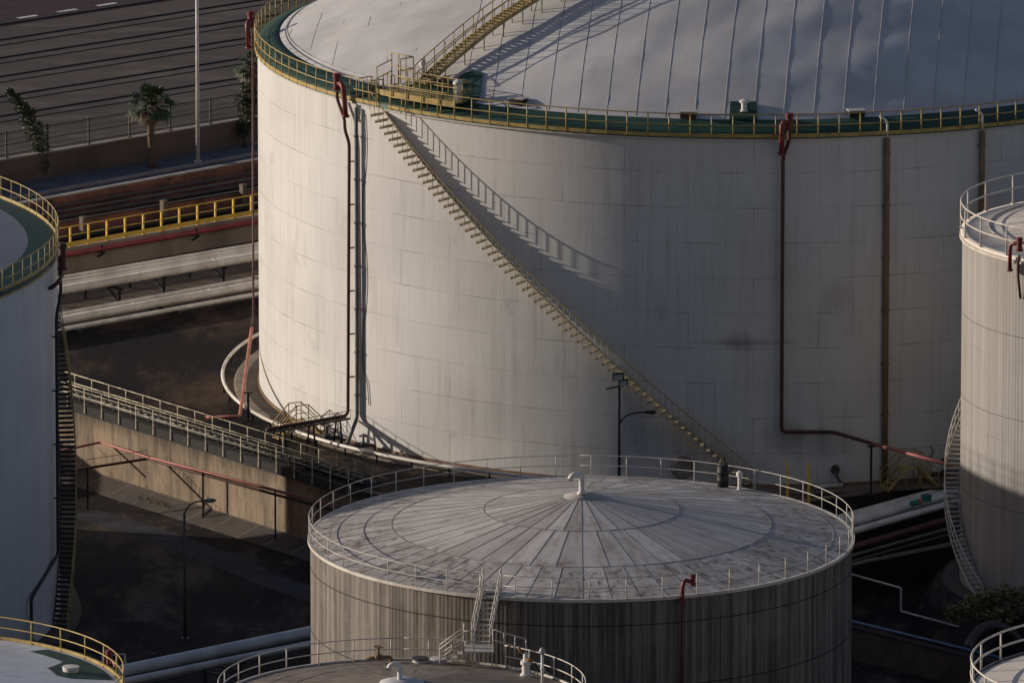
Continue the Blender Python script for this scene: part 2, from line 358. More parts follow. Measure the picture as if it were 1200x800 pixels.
def post_mesh(h, r, mat, sq=False):
    mb = MB()
    if sq: mb.box((0, 0, h/2), (r*2, r*2, h))
    else: mb.tube([(0, 0, 0), (0, 0, h)], r, 6)
    mb.box((0, 0, .02), (r*4, r*4, .04))
    return mesh_of(mb, mat, name='post')
def circ_rail(parent, c, R, z, h, n, mat, rr=.03, pr=.035, mids=(.5,), toe=None, off=0.0, gaps=(), most=100):
    """rails of one round railing, its posts as sub-parts (nearest 100, the rest in one piece)"""
    mb = MB(); segs = max(96, n*2)
    spans = [(-180, 180)]
    if gaps:
        spans = []; cur = -180
        for g0, g1 in sorted(gaps): spans.append((cur, g0)); cur = g1
        spans.append((cur, 180))
    for a0, a1 in spans:
        k = max(8, int(segs*(a1-a0)/360)); closed = not gaps
        for zz in [h]+[h*m for m in mids]:
            pts = arcpts(c, R, z+zz, a0, a1, k)
            mb.tube(pts[:-1] if closed else pts, rr, 6, closed)
        if toe:
            vs, fs = [], []
            for i in range(k+1):
                a = a0+(a1-a0)*i/k
                vs += [cyl(c, a, R-.02, z), cyl(c, a, R+.02, z), cyl(c, a, R+.02, z+toe), cyl(c, a, R-.02, z+toe)]
            for i in range(k):
                for q in range(4): fs.append((4*i+q, 4*i+(q+1) % 4, 4*i+4+(q+1) % 4, 4*i+4+q))
            mb.add(vs, fs)
    rail = obj('railing', mb, mat, parent)
    pm = post_mesh(h, pr, mat)
    angs = [((off+360*i/n+180) % 360)-180 for i in range(n)]
    angs = [a for a in angs if not any(g0+.3 < a < g1-.3 for g0, g1 in gaps)]
    angs.sort(key=abs)
    for a in angs[:most]: inst('post', pm, cyl(c, a, R, z), R_(a), rail)
    if angs[most:]:
        rb = MB()
        for a in angs[most:]: rb.tube([cyl(c, a, R, z), cyl(c, a, R, z+h)], pr, 6)
        o = obj('rear_posts', rb, mat, rail); o['kind'] = 'stuff'
    return rail
def line_rail(mb, pts, h, rr, mids=(.5,), posts=True, pr=None):
    up = Vector((0, 0, 1))
    for m in (1,)+tuple(mids): mb.tube([Vector(p)+up*h*m for p in pts], rr, 6)
    if posts:
        for p in pts: mb.tube([Vector(p), Vector(p)+up*h], pr or rr*1.1, 6)

def tank_root(label, c, zb): return thing('storage_tank', label, 'storage tank', (c[0], c[1], zb), 'cylindrical storage tanks')
def shell(root, c, R, zb, zt, mat, seg=256, ring=None):
    mb = MB(); rows = max(2, int((zt-zb)/2)); prof = [(R, zb+(zt-zb)*i/rows) for i in range(rows+1)]
    mb.lathe(prof, (c[0], c[1], 0), seg)
    return obj('shell', mb, mat, root)
def cone_roof(root, c, R, z, rise, mat, lip=.08, ringmat=None, seg=96):
    mb = MB(); prof = [(R+lip, z-.12), (R+lip, z+.03)]+[(R*(1-t), z+.03+rise*t) for t in (0.001, .2, .4, .6, .8, .999)]
    mb.lathe(prof, (c[0], c[1], 0), seg); return obj('roof', mb, mat, root)
def hoop(root, name, c, R, z, wd, ht, mat, seg=160):
    mb = MB(); mb.lathe([(R, z), (R+wd, z), (R+wd, z+ht), (R, z+ht), (R, z)], (c[0], c[1], 0), seg, smooth=False)
    return obj(name, mb, mat, root)

# ------------------------------------------------------------------ the ground
PIT = -4.3
u = Vector((.745, .667, 0)); nrm = Vector((.667, -.745, 0))          # street grid
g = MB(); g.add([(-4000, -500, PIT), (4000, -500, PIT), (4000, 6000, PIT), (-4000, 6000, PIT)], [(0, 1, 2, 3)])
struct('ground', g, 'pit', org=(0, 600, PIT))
A = P(75, 468, 0); B = P(430, 577, 0); wdir = (B-A).normalized(); A0 = A-wdir*14
wn_ = Vector((-wdir.y, wdir.x, 0));  wn_ = wn_ if wn_.x > 0 else -wn_  # into the plate
edge = [A0, B, Vector((-3, 601.2, 0)), Vector((8, 598.9, 0)), P(1020, 578, 0), P(1108, 560, 0), Vector((45, 632.5, 0)), Vector((200, 770, 0))]
poly = [(p.x+wn_.x*.2, p.y+.25) for p in edge]+[(1500, 1500), (1500, 5000), (-1500, 5000), (-1500, 643.5), (A0.x-3, 643.5)]
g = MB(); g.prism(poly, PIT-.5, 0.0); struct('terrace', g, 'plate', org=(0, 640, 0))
# street between the brick wall and the yard wall, then the rail yard one step up
Y0, Y1 = P(0, 187, 1.7), P(280, 140, 1.7)
yd = (Y1-Y0).normalized(); yn = Vector((-yd.y, yd.x, 0)); Y0 = Y0-yd*70; Y1 = Y1+yd*160
K0, K1 = P(55, 232, 1.6), P(300, 187, 1.6); kd = (K1-K0).normalized(); K0 = K0-kd*60; K1 = K1+kd*150
g = MB(); g.add([(K0.x, K0.y, .006), (K1.x, K1.y, .006), (Y1.x, Y1.y, .006), (Y0.x, Y0.y, .006)], [(0, 1, 2, 3)])
struct('street', g, 'street', org=(-25, 690, 0))
a = Y0+yn*.15; b = Y1+yn*.15; far = yn*2500
g = MB(); g.prism([(a.x-yd.x*900, a.y-yd.y*900), (b.x+yd.x*900, b.y+yd.y*900), ((b+far).x+yd.x*900, (b+far).y+yd.y*900), ((a+far).x-yd.x*900, (a+far).y-yd.y*900)], -.3, 1.7)
struct('rail_yard', g, 'yard', org=(-30, 720, 0))
# kerb along the street's near side
g = MB(); q0, q1 = P(60, 224, .1), P(300, 180, .1); qd = (q1-q0).normalized()
g.beam(q0-qd*50, q1+qd*120, .3, .16); struct('kerb', g, 'pale_concrete', org=(-25, 688, 0))
# the road beyond the tracks
r0, r1 = P(0, 33, 1.7), P(215, 0, 1.7); rd = (r1-r0).normalized(); rn = Vector((-rd.y, rd.x, 0))
g = MB(); a, b = r0-rd*120+rn*1.4, r1+rd*220+rn*1.4
zz = Vector((0, 0, .006))
g.add([a+zz, b+zz, b+rn*14+zz, a+rn*14+zz], [(0, 1, 2, 3)]); struct('road', g, 'road', org=(-30, 745, 1.7))
g = MB()
for k in range(-3, 12):
    p = P(32, 20, 1.7)+(P(125, 5.5, 1.7)-P(32, 20, 1.7))*(k/2)+Vector((0, 0, .012)); h_ = rd*.85; w_ = rn*.22
    g.add([p-h_-w_, p+h_-w_, p+h_+w_, p-h_+w_], [(0, 1, 2, 3)])
p = P(32, 23, 1.7)+Vector((0, 0, .010)); w_ = rn*.3
p2 = p-rn*1.1
for q, ww in ((p-rn*.55, .35), (p+rn*7, .3)):
    w_ = rn*ww; g.add([q-rd*120-w_, q+rd*220-w_, q+rd*220+w_, q-rd*120+w_], [(0, 1, 2, 3)], mi=1)
struct('road_markings', g, ['mark', 'redmark'], org=(-30, 745, 1.7))
g = MB(); g.beam(r0-rd*120+rn*.9+Vector((0, 0, .05)), r1+rd*220+rn*.9+Vector((0, 0, .05)), .4, .12); struct('road_kerb', g, 'railsteel', org=(-30, 745, 1.7))
# railway tracks set in the paving
labs = ['railway track beside the road, farthest from the fence', 'second railway track from the road, dark rails in worn paving', 'railway track in the middle of the yard, third from the road',
        'fourth railway track from the road, second from the fence', 'railway track nearest the green mesh fence']
for (y0, lab) in zip((50.5, 71.5, 93.5, 117, 140), labs):
    c0 = P(0, y0, 1.7); c1 = c0+rd
    t = thing('railway_track', lab, 'railway track', c0, 'railway tracks crossing the yard')
    for s_ in (-1, 1):
        mb = MB(); o_ = rn*(s_*.78)+Vector((0, 0, .035 if s_ > 0 else .02))
        wdt = .14 if s_ > 0 else .07
        mb.beam(c0-rd*120+o_, c0+rd*220+o_, wdt, .07 if s_ > 0 else .04)
        obj('rail', mb, 'railsteel', t)
    mb = MB(); zz = Vector((0, 0, .005))
    for s_ in (-1, 1):
        for o2 in (rn*(s_*.78),):
            w_ = rn*(.19 if s_ > 0 else .09); mb.add([c0-rd*120+o2-w_+zz, c0+rd*220+o2-w_+zz, c0+rd*220+o2+w_+zz, c0-rd*120+o2+w_+zz], [(0, 1, 2, 3)])
    obj('rail_groove', mb, 'groove', t)

# ------------------------------------------------------------------ walls, fences behind
def wall(name, label, p0, p1, z0, z1, th, mat, group=None, cat='wall', cap=None, capmat=None):
    p0, p1 = Vector(p0), Vector(p1); t = thing(name, label, cat, (*((p0+p1)/2).xy, z0), group)
    mb = MB(); m = (z0+z1)/2; mb.beam((p0.x, p0.y, m), (p1.x, p1.y, m), th, z1-z0); obj('wall_face', mb, mat, t)
    if cap:
        mb = MB(); mb.beam((p0.x, p0.y, z1+cap/2-.003), (p1.x, p1.y, z1+cap/2-.003), th+.12, cap); obj('coping', mb, capmat, t)
    return t
wall('yard_wall', 'low brown concrete retaining wall under the mesh fence by the tracks', Y0, Y1, -.2, 1.66, .3, 'yardwall', cap=.09, capmat='pale_concrete')
wall('brick_wall', 'long red brick wall between the street and the pipe channel', K0-Vector((0, 0, 0)), K1, -.2, 1.55, .3, 'brick', cap=.1, capmat='pale_concrete')
# mesh fence on the yard wall
t = thing('mesh_fence', 'dark green mesh fence on the low wall beside the tracks', 'fence', (*P(140, 165, 1.7).xy, 1.7))
pm = post_mesh(1.75, .05, 'fence_green', True)
f0 = P(8, 186, 1.7)+yn*.05; step = 3.42
fr = MB()
for k in range(-6, 40):
    p = f0+yd*(step*k); p.z = 1.74
    inst('post', pm, p, atan2(yd.y, yd.x), t)
a, b = f0-yd*22, f0+yd*135
for hz, rr in ((1.62, .035), (1.5, .014), (.85, .03), (.2, .03), (1.15, .012), (.5, .012)):
    fr.tube([(a.x, a.y, 1.74+hz), (b.x, b.y, 1.74+hz)], rr, 6)
obj('fence_rails', fr, 'fence_green', t)
wires = MB()
L = (b-a).length
for k in range(int(L/.3)):
    p = a+yd*(k*.3); wires.beam((p.x, p.y, 1.78), (p.x, p.y, 3.34), .005, .005)
obj('mesh_panel', wires, 'fence_green', t)

# channel in front of the brick wall: pale posts carrying pipes
base_ = P(192, 262, 0); 
pt = thing('pipe_post', 'pale concrete post carrying channel pipes, nearest the large tank', 'pipe support', base_, 'pale concrete posts in the channel')
mb = MB(); mb.box(base_+Vector((0, 0, .7)), (.34, .34, 1.4), atan2(u.y, u.x)); obj('post_body', mb, 'pad', pt)
mb = MB(); mb.box(base_+Vector((0, 0, 1.45)), (.38, .36, .08), atan2(u.y, u.x)); obj('cap_plate', mb, 'pad', pt)
sp_ = P(285, 243, 0)-base_
d_ = sp_.length
ulen = sp_.normalized()
pt.location = base_+ulen*d_; 
for k, lab in ((0, 'pale concrete post carrying channel pipes, middle one of three'), (-1, 'pale concrete post carrying channel pipes, beside the left tank railing')):
    copy_thing(pt, base_+ulen*(d_*k), 0, lab)
for (yy, z_, r_, mt, lab) in ((221, 1.15, .10, 'steel', 'upper dark pipe running along the brick wall'), (227, .95, .07, 'greypipe', 'thin grey pipe under the upper dark pipe by the brick wall'),
                              (234, .75, .13, 'steel', 'lower dark pipe running along the brick wall'), (259, .35, .22, 'black', 'thick black pipe low in the channel behind the yellow railing'),
                              (268, .2, .1, 'teal', 'thin teal pipe low in the channel behind the yellow railing')):
    p = P(192, yy, z_); mb = MB(); mb.tube([p-u*60, p+u*130], r_, 10)
    single('channel_pipe', mb, mt, lab, 'pipe', 'pipes in the brick channel')

q = P(192, 257, 0); wall('brick_wall', 'lower red brick wall just behind the yellow railing and the pale posts', q-u*60, q+u*130, -.2, .95, .25, 'brick', cap=.06, capmat='coping')
# bund wall with yellow railing, red pipe on brackets
b0, b1 = P(71, 292, 1.6), P(300, 252, 1.6); bd = (b1-b0).normalized(); bn = Vector((bd.y, -bd.x, 0))
bw = wall('bund_wall', 'brown concrete bund wall below the yellow railing', b0-bd*45-bn*.15, b1+bd*110-bn*.15, -.2, 1.6, .3, 'concrete')
rl = thing('yellow_railing', 'straight yellow railing with toe board along the bund wall', 'railing', (*((b0+b1)/2).xy, 1.6))
mb = MB(); a, b = b0-bd*40-bn*.1, b1+bd*60-bn*.1
for hz, rr in ((1.25, .04), (.72, .03)): mb.tube([(a.x, a.y, 1.62+hz), (b.x, b.y, 1.62+hz)], rr, 6)
obj('guard_rails', mb, 'bright_yellow', rl)
mb = MB(); mb.beam((a.x, a.y, 1.78), (b.x, b.y, 1.78), .03, .26); obj('toe_board', mb, 'bright_yellow', rl)
pm = post_mesh(1.28, .055, 'bright_yellow', True)
for k in range(-20, 58): inst('post', pm, (*(b0-bn*.15+bd*(1.46*k+.9)).xy, 1.602), atan2(bd.y, bd.x), rl)
rp = thing('wall_pipe', 'red pipe on black brackets along the bund wall face', 'pipe', (*(b0+bn*.35).xy, 1.25))
p = b0+bn*.4; mb = MB(); mb.tube([(*(p-bd*45).xy, 1.3), (*(p+bd*110).xy, 1.3)], .17, 12); obj('pipe_run', mb, 'wallred', rp)
for k in range(-6, 14):
    q = P(115, 292, 1.2); q = b0+bd*((q-b0).dot(bd))+bd*(7.6*k); mb = MB()
    mb.beam((*(q-bn*.0).xy, 1.07), (*(q+bn*.65).xy, 1.07), .12, .1); mb.beam((*(q+bn*.02).xy, .72), (*(q+bn*.6).xy, 1.05), .1, .1)
    mb.beam((*(q+bn*.4).xy, 1.08), (*(q+bn*.4).xy, 1.5), .14, .40)
    obj('bracket', mb, 'black', rp)

c0_, c1_, c2_, c3_ = P(71, 318, .005), P(300, 278, .005), P(300, 349, .005), P(67, 391, .005)
dd_ = (c1_-c0_).normalized(); g = MB(); g.add([c0_-dd_*30+Vector((-.3, .3, 0)), c1_+dd_*90+Vector((-.3, .3, 0)), c2_+dd_*90, c3_-dd_*30], [(0, 3, 2, 1)]); struct('concrete_strip', g, 'strip', org=(-22, 660, 0))
# white pipelines on racks in front of the bund wall
def pipeline(name, label, pts, r, mat, group, seg=14, flange=0):
    mb = MB(); mb.tube(pts, r, seg)
    if flange:
        for i in range(len(pts)-1):
            a, b = Vector(pts[i]), Vector(pts[i+1]); L = (b-a).length; d = (b-a)/L
            for k in range(1, int(L/flange)):
                mb.tube([a+d*(k*flange-.04), a+d*(k*flange+.04)], r*1.1, seg)
    return single(name, mb, mat, label, 'pipe', group)
for (yl, yr, z_, r_, lab) in ((326, 287, 1.45, .14, 'thin white pipe nearest the bund wall in the upper rack'), (330.5, 291.5, 1.45, .14, 'second thin white pipe in the upper rack'),
                              (334.5, 295.3, 1.45, .13, 'third thin white pipe in the upper rack, beside the thick one'), (340, 300.5, 1.45, .27, 'thick white pipe along the front of the upper rack')):
    a, b = P(71, yl, z_), P(300, yr, z_); d = (b-a).normalized()
    pipeline('pipeline', lab, [a-d*30, b+d*110], r_, 'whitepipe', 'white pipelines beside the bund wall', flange=6)
for (yl, yr, z_, r_, lab) in ((369, 326, .75, .14, 'thin white pipe at the back of the lower rack'), (376.5, 334, .75, .27, 'thick white pipe in the lower rack'),
                              (387, 345, .6, .13, 'thin white pipe along the front of the lower rack')):
    a, b = P(67, yl, z_), P(300, yr, z_); d = (b-a).normalized()
    pipeline('pipeline', lab, [a-d*30, b+d*110], r_, 'whitepipe', 'white pipelines beside the bund wall', flange=6)
def trestle(px, py, zt, lab, n=3.2):
    p = P(px, py, zt); p.z = 0
    t = thing('pipe_trestle', lab, 'pipe support', p, 'pipe trestles on the dark yard')
    mb = MB()
    for s_ in (0, -n): mb = MB(); mb.beam((*(p+bn*s_).xy, 0), (*(p+bn*s_).xy, zt-.3), .16, .16); obj('leg', mb, 'black', t)
    mb = MB(); mb.beam((*(p+bn*.35).xy, zt-.25), (*(p-bn*(n+.3)).xy, zt-.25), .16, .14); obj('cross_beam', mb, 'black', t)
    mb = MB(); mb.beam((*p.xy, .25), (*(p-bn*1.1).xy, zt-.35), .1, .1); obj('brace', mb, 'black', t)
    return t
trestle(192, 320, 1.4, 'black pipe trestle under the upper white pipes, seen in mid span')
trestle(70, 341, 1.4, 'black pipe trestle under the upper white pipes beside the left tank')
trestle(205, 360, .7, 'short pipe trestle under the lower white pipes, between the two tanks', 2.2)
trestle(140, 333, 1.4, 'black pipe trestle under the upper white pipes, midway left of the braced one')
trestle(262, 308, 1.4, 'black pipe trestle under the upper white pipes nearest the huge tank')
trestle(90, 383, .7, 'short pipe trestle under the lower white pipes near the left tank', 2.2)

# ------------------------------------------------------------------ BIG TANK
C = P(870, 446, 0).xy; RB, ZT = 28.3, 20.1
def phi(px, z=20., r=None, c=None):
    """bearing on a tank shell (0 = towards the viewpoint) of the point that shows at column px"""
    r = r or RB; c = C if c is None else c; lo, hi = -89., 89.
    for _ in range(40):
        m = (lo+hi)/2; q = cyl(c, m, r, z); dep = q.y*cos(TH)+(H-z)*sin(TH)
        if 600+F*q.x/dep < px: lo = m
        else: hi = m
    return lo
big = tank_root('huge white domed tank in the middle with a yellow stair across its side', C, 0)
shell(big, C, RB, 0, ZT, 'shell_big', 320)
RISE = 6.6
def dome_z(x, y):
    q = ((x-C[0])**2+(y-C[1])**2)/(RB*RB); return ZT+.1+RISE*(1-q)
def dome_pt(x, y):
    # slow buckling of the plates, stronger away from the rim
    rr = sqrt((x-C[0])**2+(y-C[1])**2); k = max(0., min(1, (RB-1.3-rr)/1.5))
    p = Vector((x*.12+y*.05, y*.14-x*.16, 0)); w_ = noise.noise(p*1.6)*.10+noise.noise(p*3.7)*.03
    return Vector((x, y, dome_z(x, y)+k*w_))
mb = MB(); rr_ = [0.05]+[RB*.955*i/70 for i in range(1, 71)]; sg = 240; vs, fs = [], []
for r_ in rr_:
    for k in range(sg):
        a = 2*pi*k/sg; vs.append(dome_pt(C[0]+r_*sin(a), C[1]-r_*cos(a)))
for i in range(len(rr_)-1):
    for k in range(sg): fs.append((i*sg+k, i*sg+(k+1) % sg, (i+1)*sg+(k+1) % sg, (i+1)*sg+k))
mb.add(vs, fs, True)
ra = R_(4.3); du, dv = Vector((cos(ra), -sin(ra))), Vector((sin(ra), cos(ra)))
for k in range(-17, 18):                                  # lapped plate seams, parallel strips
    uu = k*1.655+.35; lim = (RB*.95)**2-uu*uu
    if lim < 4: continue
    lim = sqrt(lim); n_ = int(lim*2/1.0); prev = None; vs, fs = [], []
    for i in range(n_+1):
        v_ = -lim+2*lim*i/n_; xy = Vector(C)+du*uu+dv*v_; p = dome_pt(*xy)
        side = Vector((du.x, du.y, 0))
        hh = .018 if uu > -15 else (.014 if noise.noise(Vector((k*3.1, v_*.55, 0))) > .22 else -.03)
        vs += [p-side*.045+Vector((0, 0, -.035)), p-side*.018+Vector((0, 0, hh)), p+side*.018+Vector((0, 0, hh)), p+side*.045+Vector((0, 0, -.035))]
    for i in range(n_):
        for q in range(3): fs.append((4*i+q, 4*i+q+1, 4*i+5+q, 4*i+4+q))
    mb.add(vs, fs, mi=1)
obj('roof', mb, ['dome', 'seam'], big)
mb = MB(); prof = []
for r_ in (RB+.12, RB*.99, RB*.975, RB*.956): prof.append((r_, dome_z(C[0]+min(r_, RB), C[1])+.03))
mb.lathe([(RB+.12, ZT-.15)]+prof+[(RB*.956-.02, prof[-1][1]-.06)], (C[0], C[1], 0), 240); obj('green_walkway', mb, 'green', big)
hoop(big, 'rim_angle', C, RB, ZT-.24, .14, .1, 'shell_front', 240)
hoop(big, 'roof_curb', C, RB*.938, dome_z(C[0]+RB*.938, C[1])-.05, .05, .08, 'seam', 240)
rail = circ_rail(big, C, RB+.16, ZT-.06, 1.32, 150, 'yellow', .032, .04, (.52,), .2, gaps=((phi(446), phi(458)),))
# foundation ring and base plate
mb = MB(); mb.lathe([(RB-.2, .14), (RB+1.3, .14), (RB+1.5, .02), (RB+1.5, -.05)], (C[0], C[1], 0), 200); obj('foundation_ring', mb, 'pad', big)
hoop(big, 'base_angle', C, RB, .142, .12, .1, 'rust', 200)
# manway on the shell
mb = MB()
def disc_on_shell(mb, c, deg, r, z, rad, th, seg=24):
    o = Vector((sin(R_(deg)), -cos(R_(deg)), 0)); p = cyl(c, deg, r, z); mb.tube([p, p+o*th], rad, seg)
disc_on_shell(mb, C, phi(800, 1), RB-.05, 1.15, .66, .25); disc_on_shell(mb, C, phi(800, 1), RB+.2, 1.15, .5, .12); obj('manhole', mb, 'manhole', big)

# spiral stair on the shell
def spiral(root, c, R, d_top, z_top, d_bot, z_bot, n, wd, mat, railmat, tread_t=.04, gap=.08, h=1.02, bal=1, two_string=True, bracket=False):
    st = obj('staircase', (lambda m: (m.tube([cyl(c, d_top+(d_bot-d_top)*k/60, R+gap, z_top+(z_bot-z_top)*k/60-.12) for k in range(61)], .045, 6), m)[1])(MB()), mat, root)
    run = abs(R_(d_top-d_bot))*(R+wd)/n
    tm = MB(); tm.box((gap+wd/2, 0, 0), (wd, min(run*.8, .27), tread_t)); tm.box((gap+wd/2, -run*.34, -.08), (wd, .025, .15))
    if bracket: tm.add([(0, -.03, -.02), (0, -.03, -.34), (gap+wd*.9, -.03, -.02), (0, .03, -.02), (0, .03, -.34), (gap+wd*.9, .03, -.02)], [(0, 1, 2), (5, 4, 3), (0, 3, 4, 1), (1, 4, 5, 2), (2, 5, 3, 0)])
    me = mesh_of(tm, mat, name='tread')
    sgn = 1 if d_bot > d_top else -1
    for k in range(n):
        a = d_top+(d_bot-d_top)*(k+.5)/n; z = z_top+(z_bot-z_top)*(k+1)/n
        o = inst('tread', me, cyl(c, a, R, z), R_(a-90), st)
        if sgn < 0: o.scale = (1, -1, 1)
    hb = MB(); K = 80
    for hh, rr in ((h, .032),)+(((h*.5, .022),) if two_string else ()):
        hb.tube([cyl(c, d_top+(d_bot-d_top)*k/K, R+gap+wd, z_top+(z_bot-z_top)*k/K+hh) for k in range(K+1)], rr, 6)
    for k in range(0, n+1, bal):
        a = d_top+(d_bot-d_top)*k/n; z = z_top+(z_bot-z_top)*k/n
        hb.tube([cyl(c, a, R+gap+wd, z-.05), cyl(c, a, R+gap+wd, z+h)], .018, 5)
    obj('handrail', hb, railmat, st)
    sb = MB(); rows = []
    vs, fs = [], []
    for k in range(K+1):
        a = d_top+(d_bot-d_top)*k/K; z = z_top+(z_bot-z_top)*k/K
        for r_, dz in ((-.015, -.16), (.015, -.16), (.015, -.02), (-.015, -.02)): vs.append(cyl(c, a, R+gap+wd+r_+.02, z+dz))
    for k in range(K):
        for q in range(4): fs.append((4*k+q, 4*k+(q+1) % 4, 4*k+4+(q+1) % 4, 4*k+4+q))
    if two_string: sb.add(vs, fs); obj('stringer', sb, railmat, st)
    return st
spiral(big, C, RB, phi(450), ZT-.05, phi(887, .3), .2, 66, 1.0, 'khaki', 'yellow_old', two_string=False)

# platform at the head of the stair, yellow railings round it
def plat(root, c):
    mb = MB()
    a0, a1 = phi(430), phi(533)
    def seg_deck(r0, r1, z, d0, d1, th, n=12):
        vs, fs = [], []
        for k in range(n+1):
            a = d0+(d1-d0)*k/n
            vs += [cyl(c, a, r0, z), cyl(c, a, r1, z), cyl(c, a, r1, z+th), cyl(c, a, r0, z+th)]
        for k in range(n):
            for q in range(4): fs.append((4*k+q, 4*k+(q+1) % 4, 4*k+4+(q+1) % 4, 4*k+4+q))
        fs += [(3, 2, 1, 0), (4*n, 4*n+1, 4*n+2, 4*n+3)]; mb.add(vs, fs)
    seg_deck(RB-1.5, RB+.05, ZT+.75, a0+2, a1, .06)
    for k in range(7):
        a = a0+2+(a1-a0-2)*k/6
        mb.tube([cyl(c, a, RB-1.45, ZT), cyl(c, a, RB-1.45, ZT+.75)], .05, 6); mb.tube([cyl(c, a, RB, ZT), cyl(c, a, RB, ZT+.75)], .05, 6)
    o = obj('stair_platform', mb, 'yellow_old', root)
    hb = MB()
    line_rail(hb, [cyl(c, a0+2+(a1-a0-2)*k/7, RB-1.5, ZT+.8) for k in range(8)], 1.05, .035)
    line_rail(hb, [cyl(c, a0+2+(a1-a0-2)*k/7, RB+.02, ZT+.8) for k in range(2, 8)], 1.05, .035)
    line_rail(hb, [cyl(c, a1, RB-1.5+1.5*k/2, ZT+.8) for k in range(3)], 1.05, .035)
    for k in range(2): line_rail(hb, [cyl(c, a0-1.5+k*2.2, RB+.15-1.1*j, ZT) for j in (0, 1)], 1.25, .035)
    line_rail(hb, [cyl(c, a0+k*.7, RB-1.2, ZT+.2) for k in range(4)], 1.3, .03)
    line_rail(hb, [cyl(c, -49.4+k*1.3, RB-1.55, ZT+1.35) for k in range(4)], 1.35, .033)
    line_rail(hb, [cyl(c, -45.5, RB-1.55+1.0*k, ZT+1.35) for k in range(2)], 1.35, .033)
    line_rail(hb, [cyl(c, -49.4, RB-1.55+1.1*k, ZT+1.0-.3*k) for k in range(2)], 1.3, .033)
    for k in range(4): q = cyl(c, -49.4+k*1.3, RB-1.55, ZT); hb.tube([q, q+Vector((0, 0, 1.4))], .035, 6)
    for k in range(7): q = cyl(c, -51.3+.35*k, RB+.1-.15*k, ZT); hb.tube([q, q+Vector((0, 0, 1.3))], .028, 6)
    obj('platform_railing', hb, 'yellow', root)
    kb = MB(); vs_, fs_ = [], []
    for k in range(13):
        a = a0+2+(a1-a0-2)*k/12
        vs_ += [cyl(c, a, RB+.05, ZT+.60), cyl(c, a, RB+.09, ZT+.60), cyl(c, a, RB+.09, ZT+.92), cyl(c, a, RB+.05, ZT+.92)]
    for k in range(12):
        for q in range(4): fs_.append((4*k+q, 4*k+(q+1) % 4, 4*k+4+(q+1) % 4, 4*k+4+q))
    kb.add(vs_, fs_); obj('kick_plate', kb, 'yellow', root)
plat(big, C)
# straight stair up the dome
def roof_stair(root, c, deg):
    o = Vector((sin(R_(deg)), -cos(R_(deg)), 0)); s_ = Vector((cos(R_(deg)), sin(R_(deg)), 0))
    r0, r1, n = RB-1.3, 8.0, 62
    def pt(r): p = Vector((c[0], c[1], 0))+o*r; return Vector((p.x, p.y, dome_z(p.x, p.y)+.55+.35*min(1, (r0-r)/6)))
    K = 24; path = [pt(r0+(r1-r0)*k/K) for k in range(K+1)]
    sb = MB()
    for w_ in (-.42, .42):
        for i in range(K): sb.beam(path[i]+s_*w_, path[i+1]+s_*w_, .05, .2)
    for i in range(0, K+1, 2):
        for w_ in (-.42, .42):
            q = path[i]+s_*w_; sb.tube([(q.x, q.y, dome_z(q.x, q.y)-.05), q], .04, 6)
    st = obj('roof_stair', sb, 'yellow_old', root)
    tm = MB(); tm.box((0, 0, 0), (.82, .26, .04)); tm.box((0, .1, -.09), (.82, .02, .14)); me = mesh_of(tm, 'yellow_old', name='step')
    for k in range(n): inst('step', me, pt(r0+(r1-r0)*(k+.5)/n)+Vector((0, 0, .06)), R_(deg), st)
    hb = MB()
    for w_ in (-.45, .45): line_rail(hb, [p+s_*w_ for p in path], 1.05, .032)
    obj('stair_handrail', hb, 'yellow', st)
roof_stair(big, C, phi(474))

# fittings that stand on the big roof
def roof_patch(deg0, deg1, r0, r1, rnd=False):
    mb = MB(); vs, fs = [], []; n = 8; m_ = 5
    for j in range(m_+1):
        for k in range(n+1):
            a = deg0+(deg1-deg0)*k/n; top = r1+(0 if not rnd else .0)
            t_ = abs(2*k/n-1); rr = r0+(top-r0)*j/m_
            if rnd: rr = r0+((r1+.55*t_*t_)-r0)*j/m_
            p = cyl(C, a, rr, 0); vs.append((p.x, p.y, dome_z(p.x, p.y)+.16+.0*j))
    for j in range(m_):
        for k in range(n): fs.append((j*(n+1)+k, j*(n+1)+k+1, (j+1)*(n+1)+k+1, (j+1)*(n+1)+k))
    N0 = len(vs); vs += [(v[0], v[1], v[2]-.3) for v in vs]
    for k in range(n):
        b_ = m_*(n+1); fs.append((b_+k+1, b_+k, N0+b_+k, N0+b_+k+1)); fs.append((k, k+1, N0+k+1, N0+k))
    for j in range(m_): fs.append((j*(n+1), (j+1)*(n+1), N0+(j+1)*(n+1), N0+j*(n+1))); fs.append(((j+1)*(n+1)+n, j*(n+1)+n, N0+j*(n+1)+n, N0+(j+1)*(n+1)+n))
    mb.add(vs, fs); return mb
mb = MB(); o_ = cyl(C, phi(546, 21, RB*.957), RB*.957, 0); vs, fs = [], []; n_ = 10
for j in range(6):
    for k in range(n_+1):
        u_ = -.72+1.44*k/n_; v_ = -.15+(2.75+.45*(1-(u_/.72)**2))*j/5; q = Vector((o_.x, o_.y))+du*u_+dv*v_; vs.append((q.x, q.y, dome_z(q.x, q.y)+.15))
for j in range(5):
    for k in range(n_): i0 = j*(n_+1)+k; fs.append((i0, i0+1, i0+n_+2, i0+n_+1))
rim_ = [k for k in range(n_+1)]+[j*(n_+1)+n_ for j in range(1, 6)]+[5*(n_+1)+k for k in range(n_-1, -1, -1)]+[j*(n_+1) for j in range(4, 0, -1)]
N0 = len(vs); vs += [(vs[i][0], vs[i][1], vs[i][2]-.3) for i in rim_]; m_ = len(rim_)
for i in range(m_): fs.append((rim_[i], N0+i, N0+(i+1) % m_, rim_[(i+1) % m_]))
mb.add(vs, fs); obj('green_deck', mb, 'green', big)
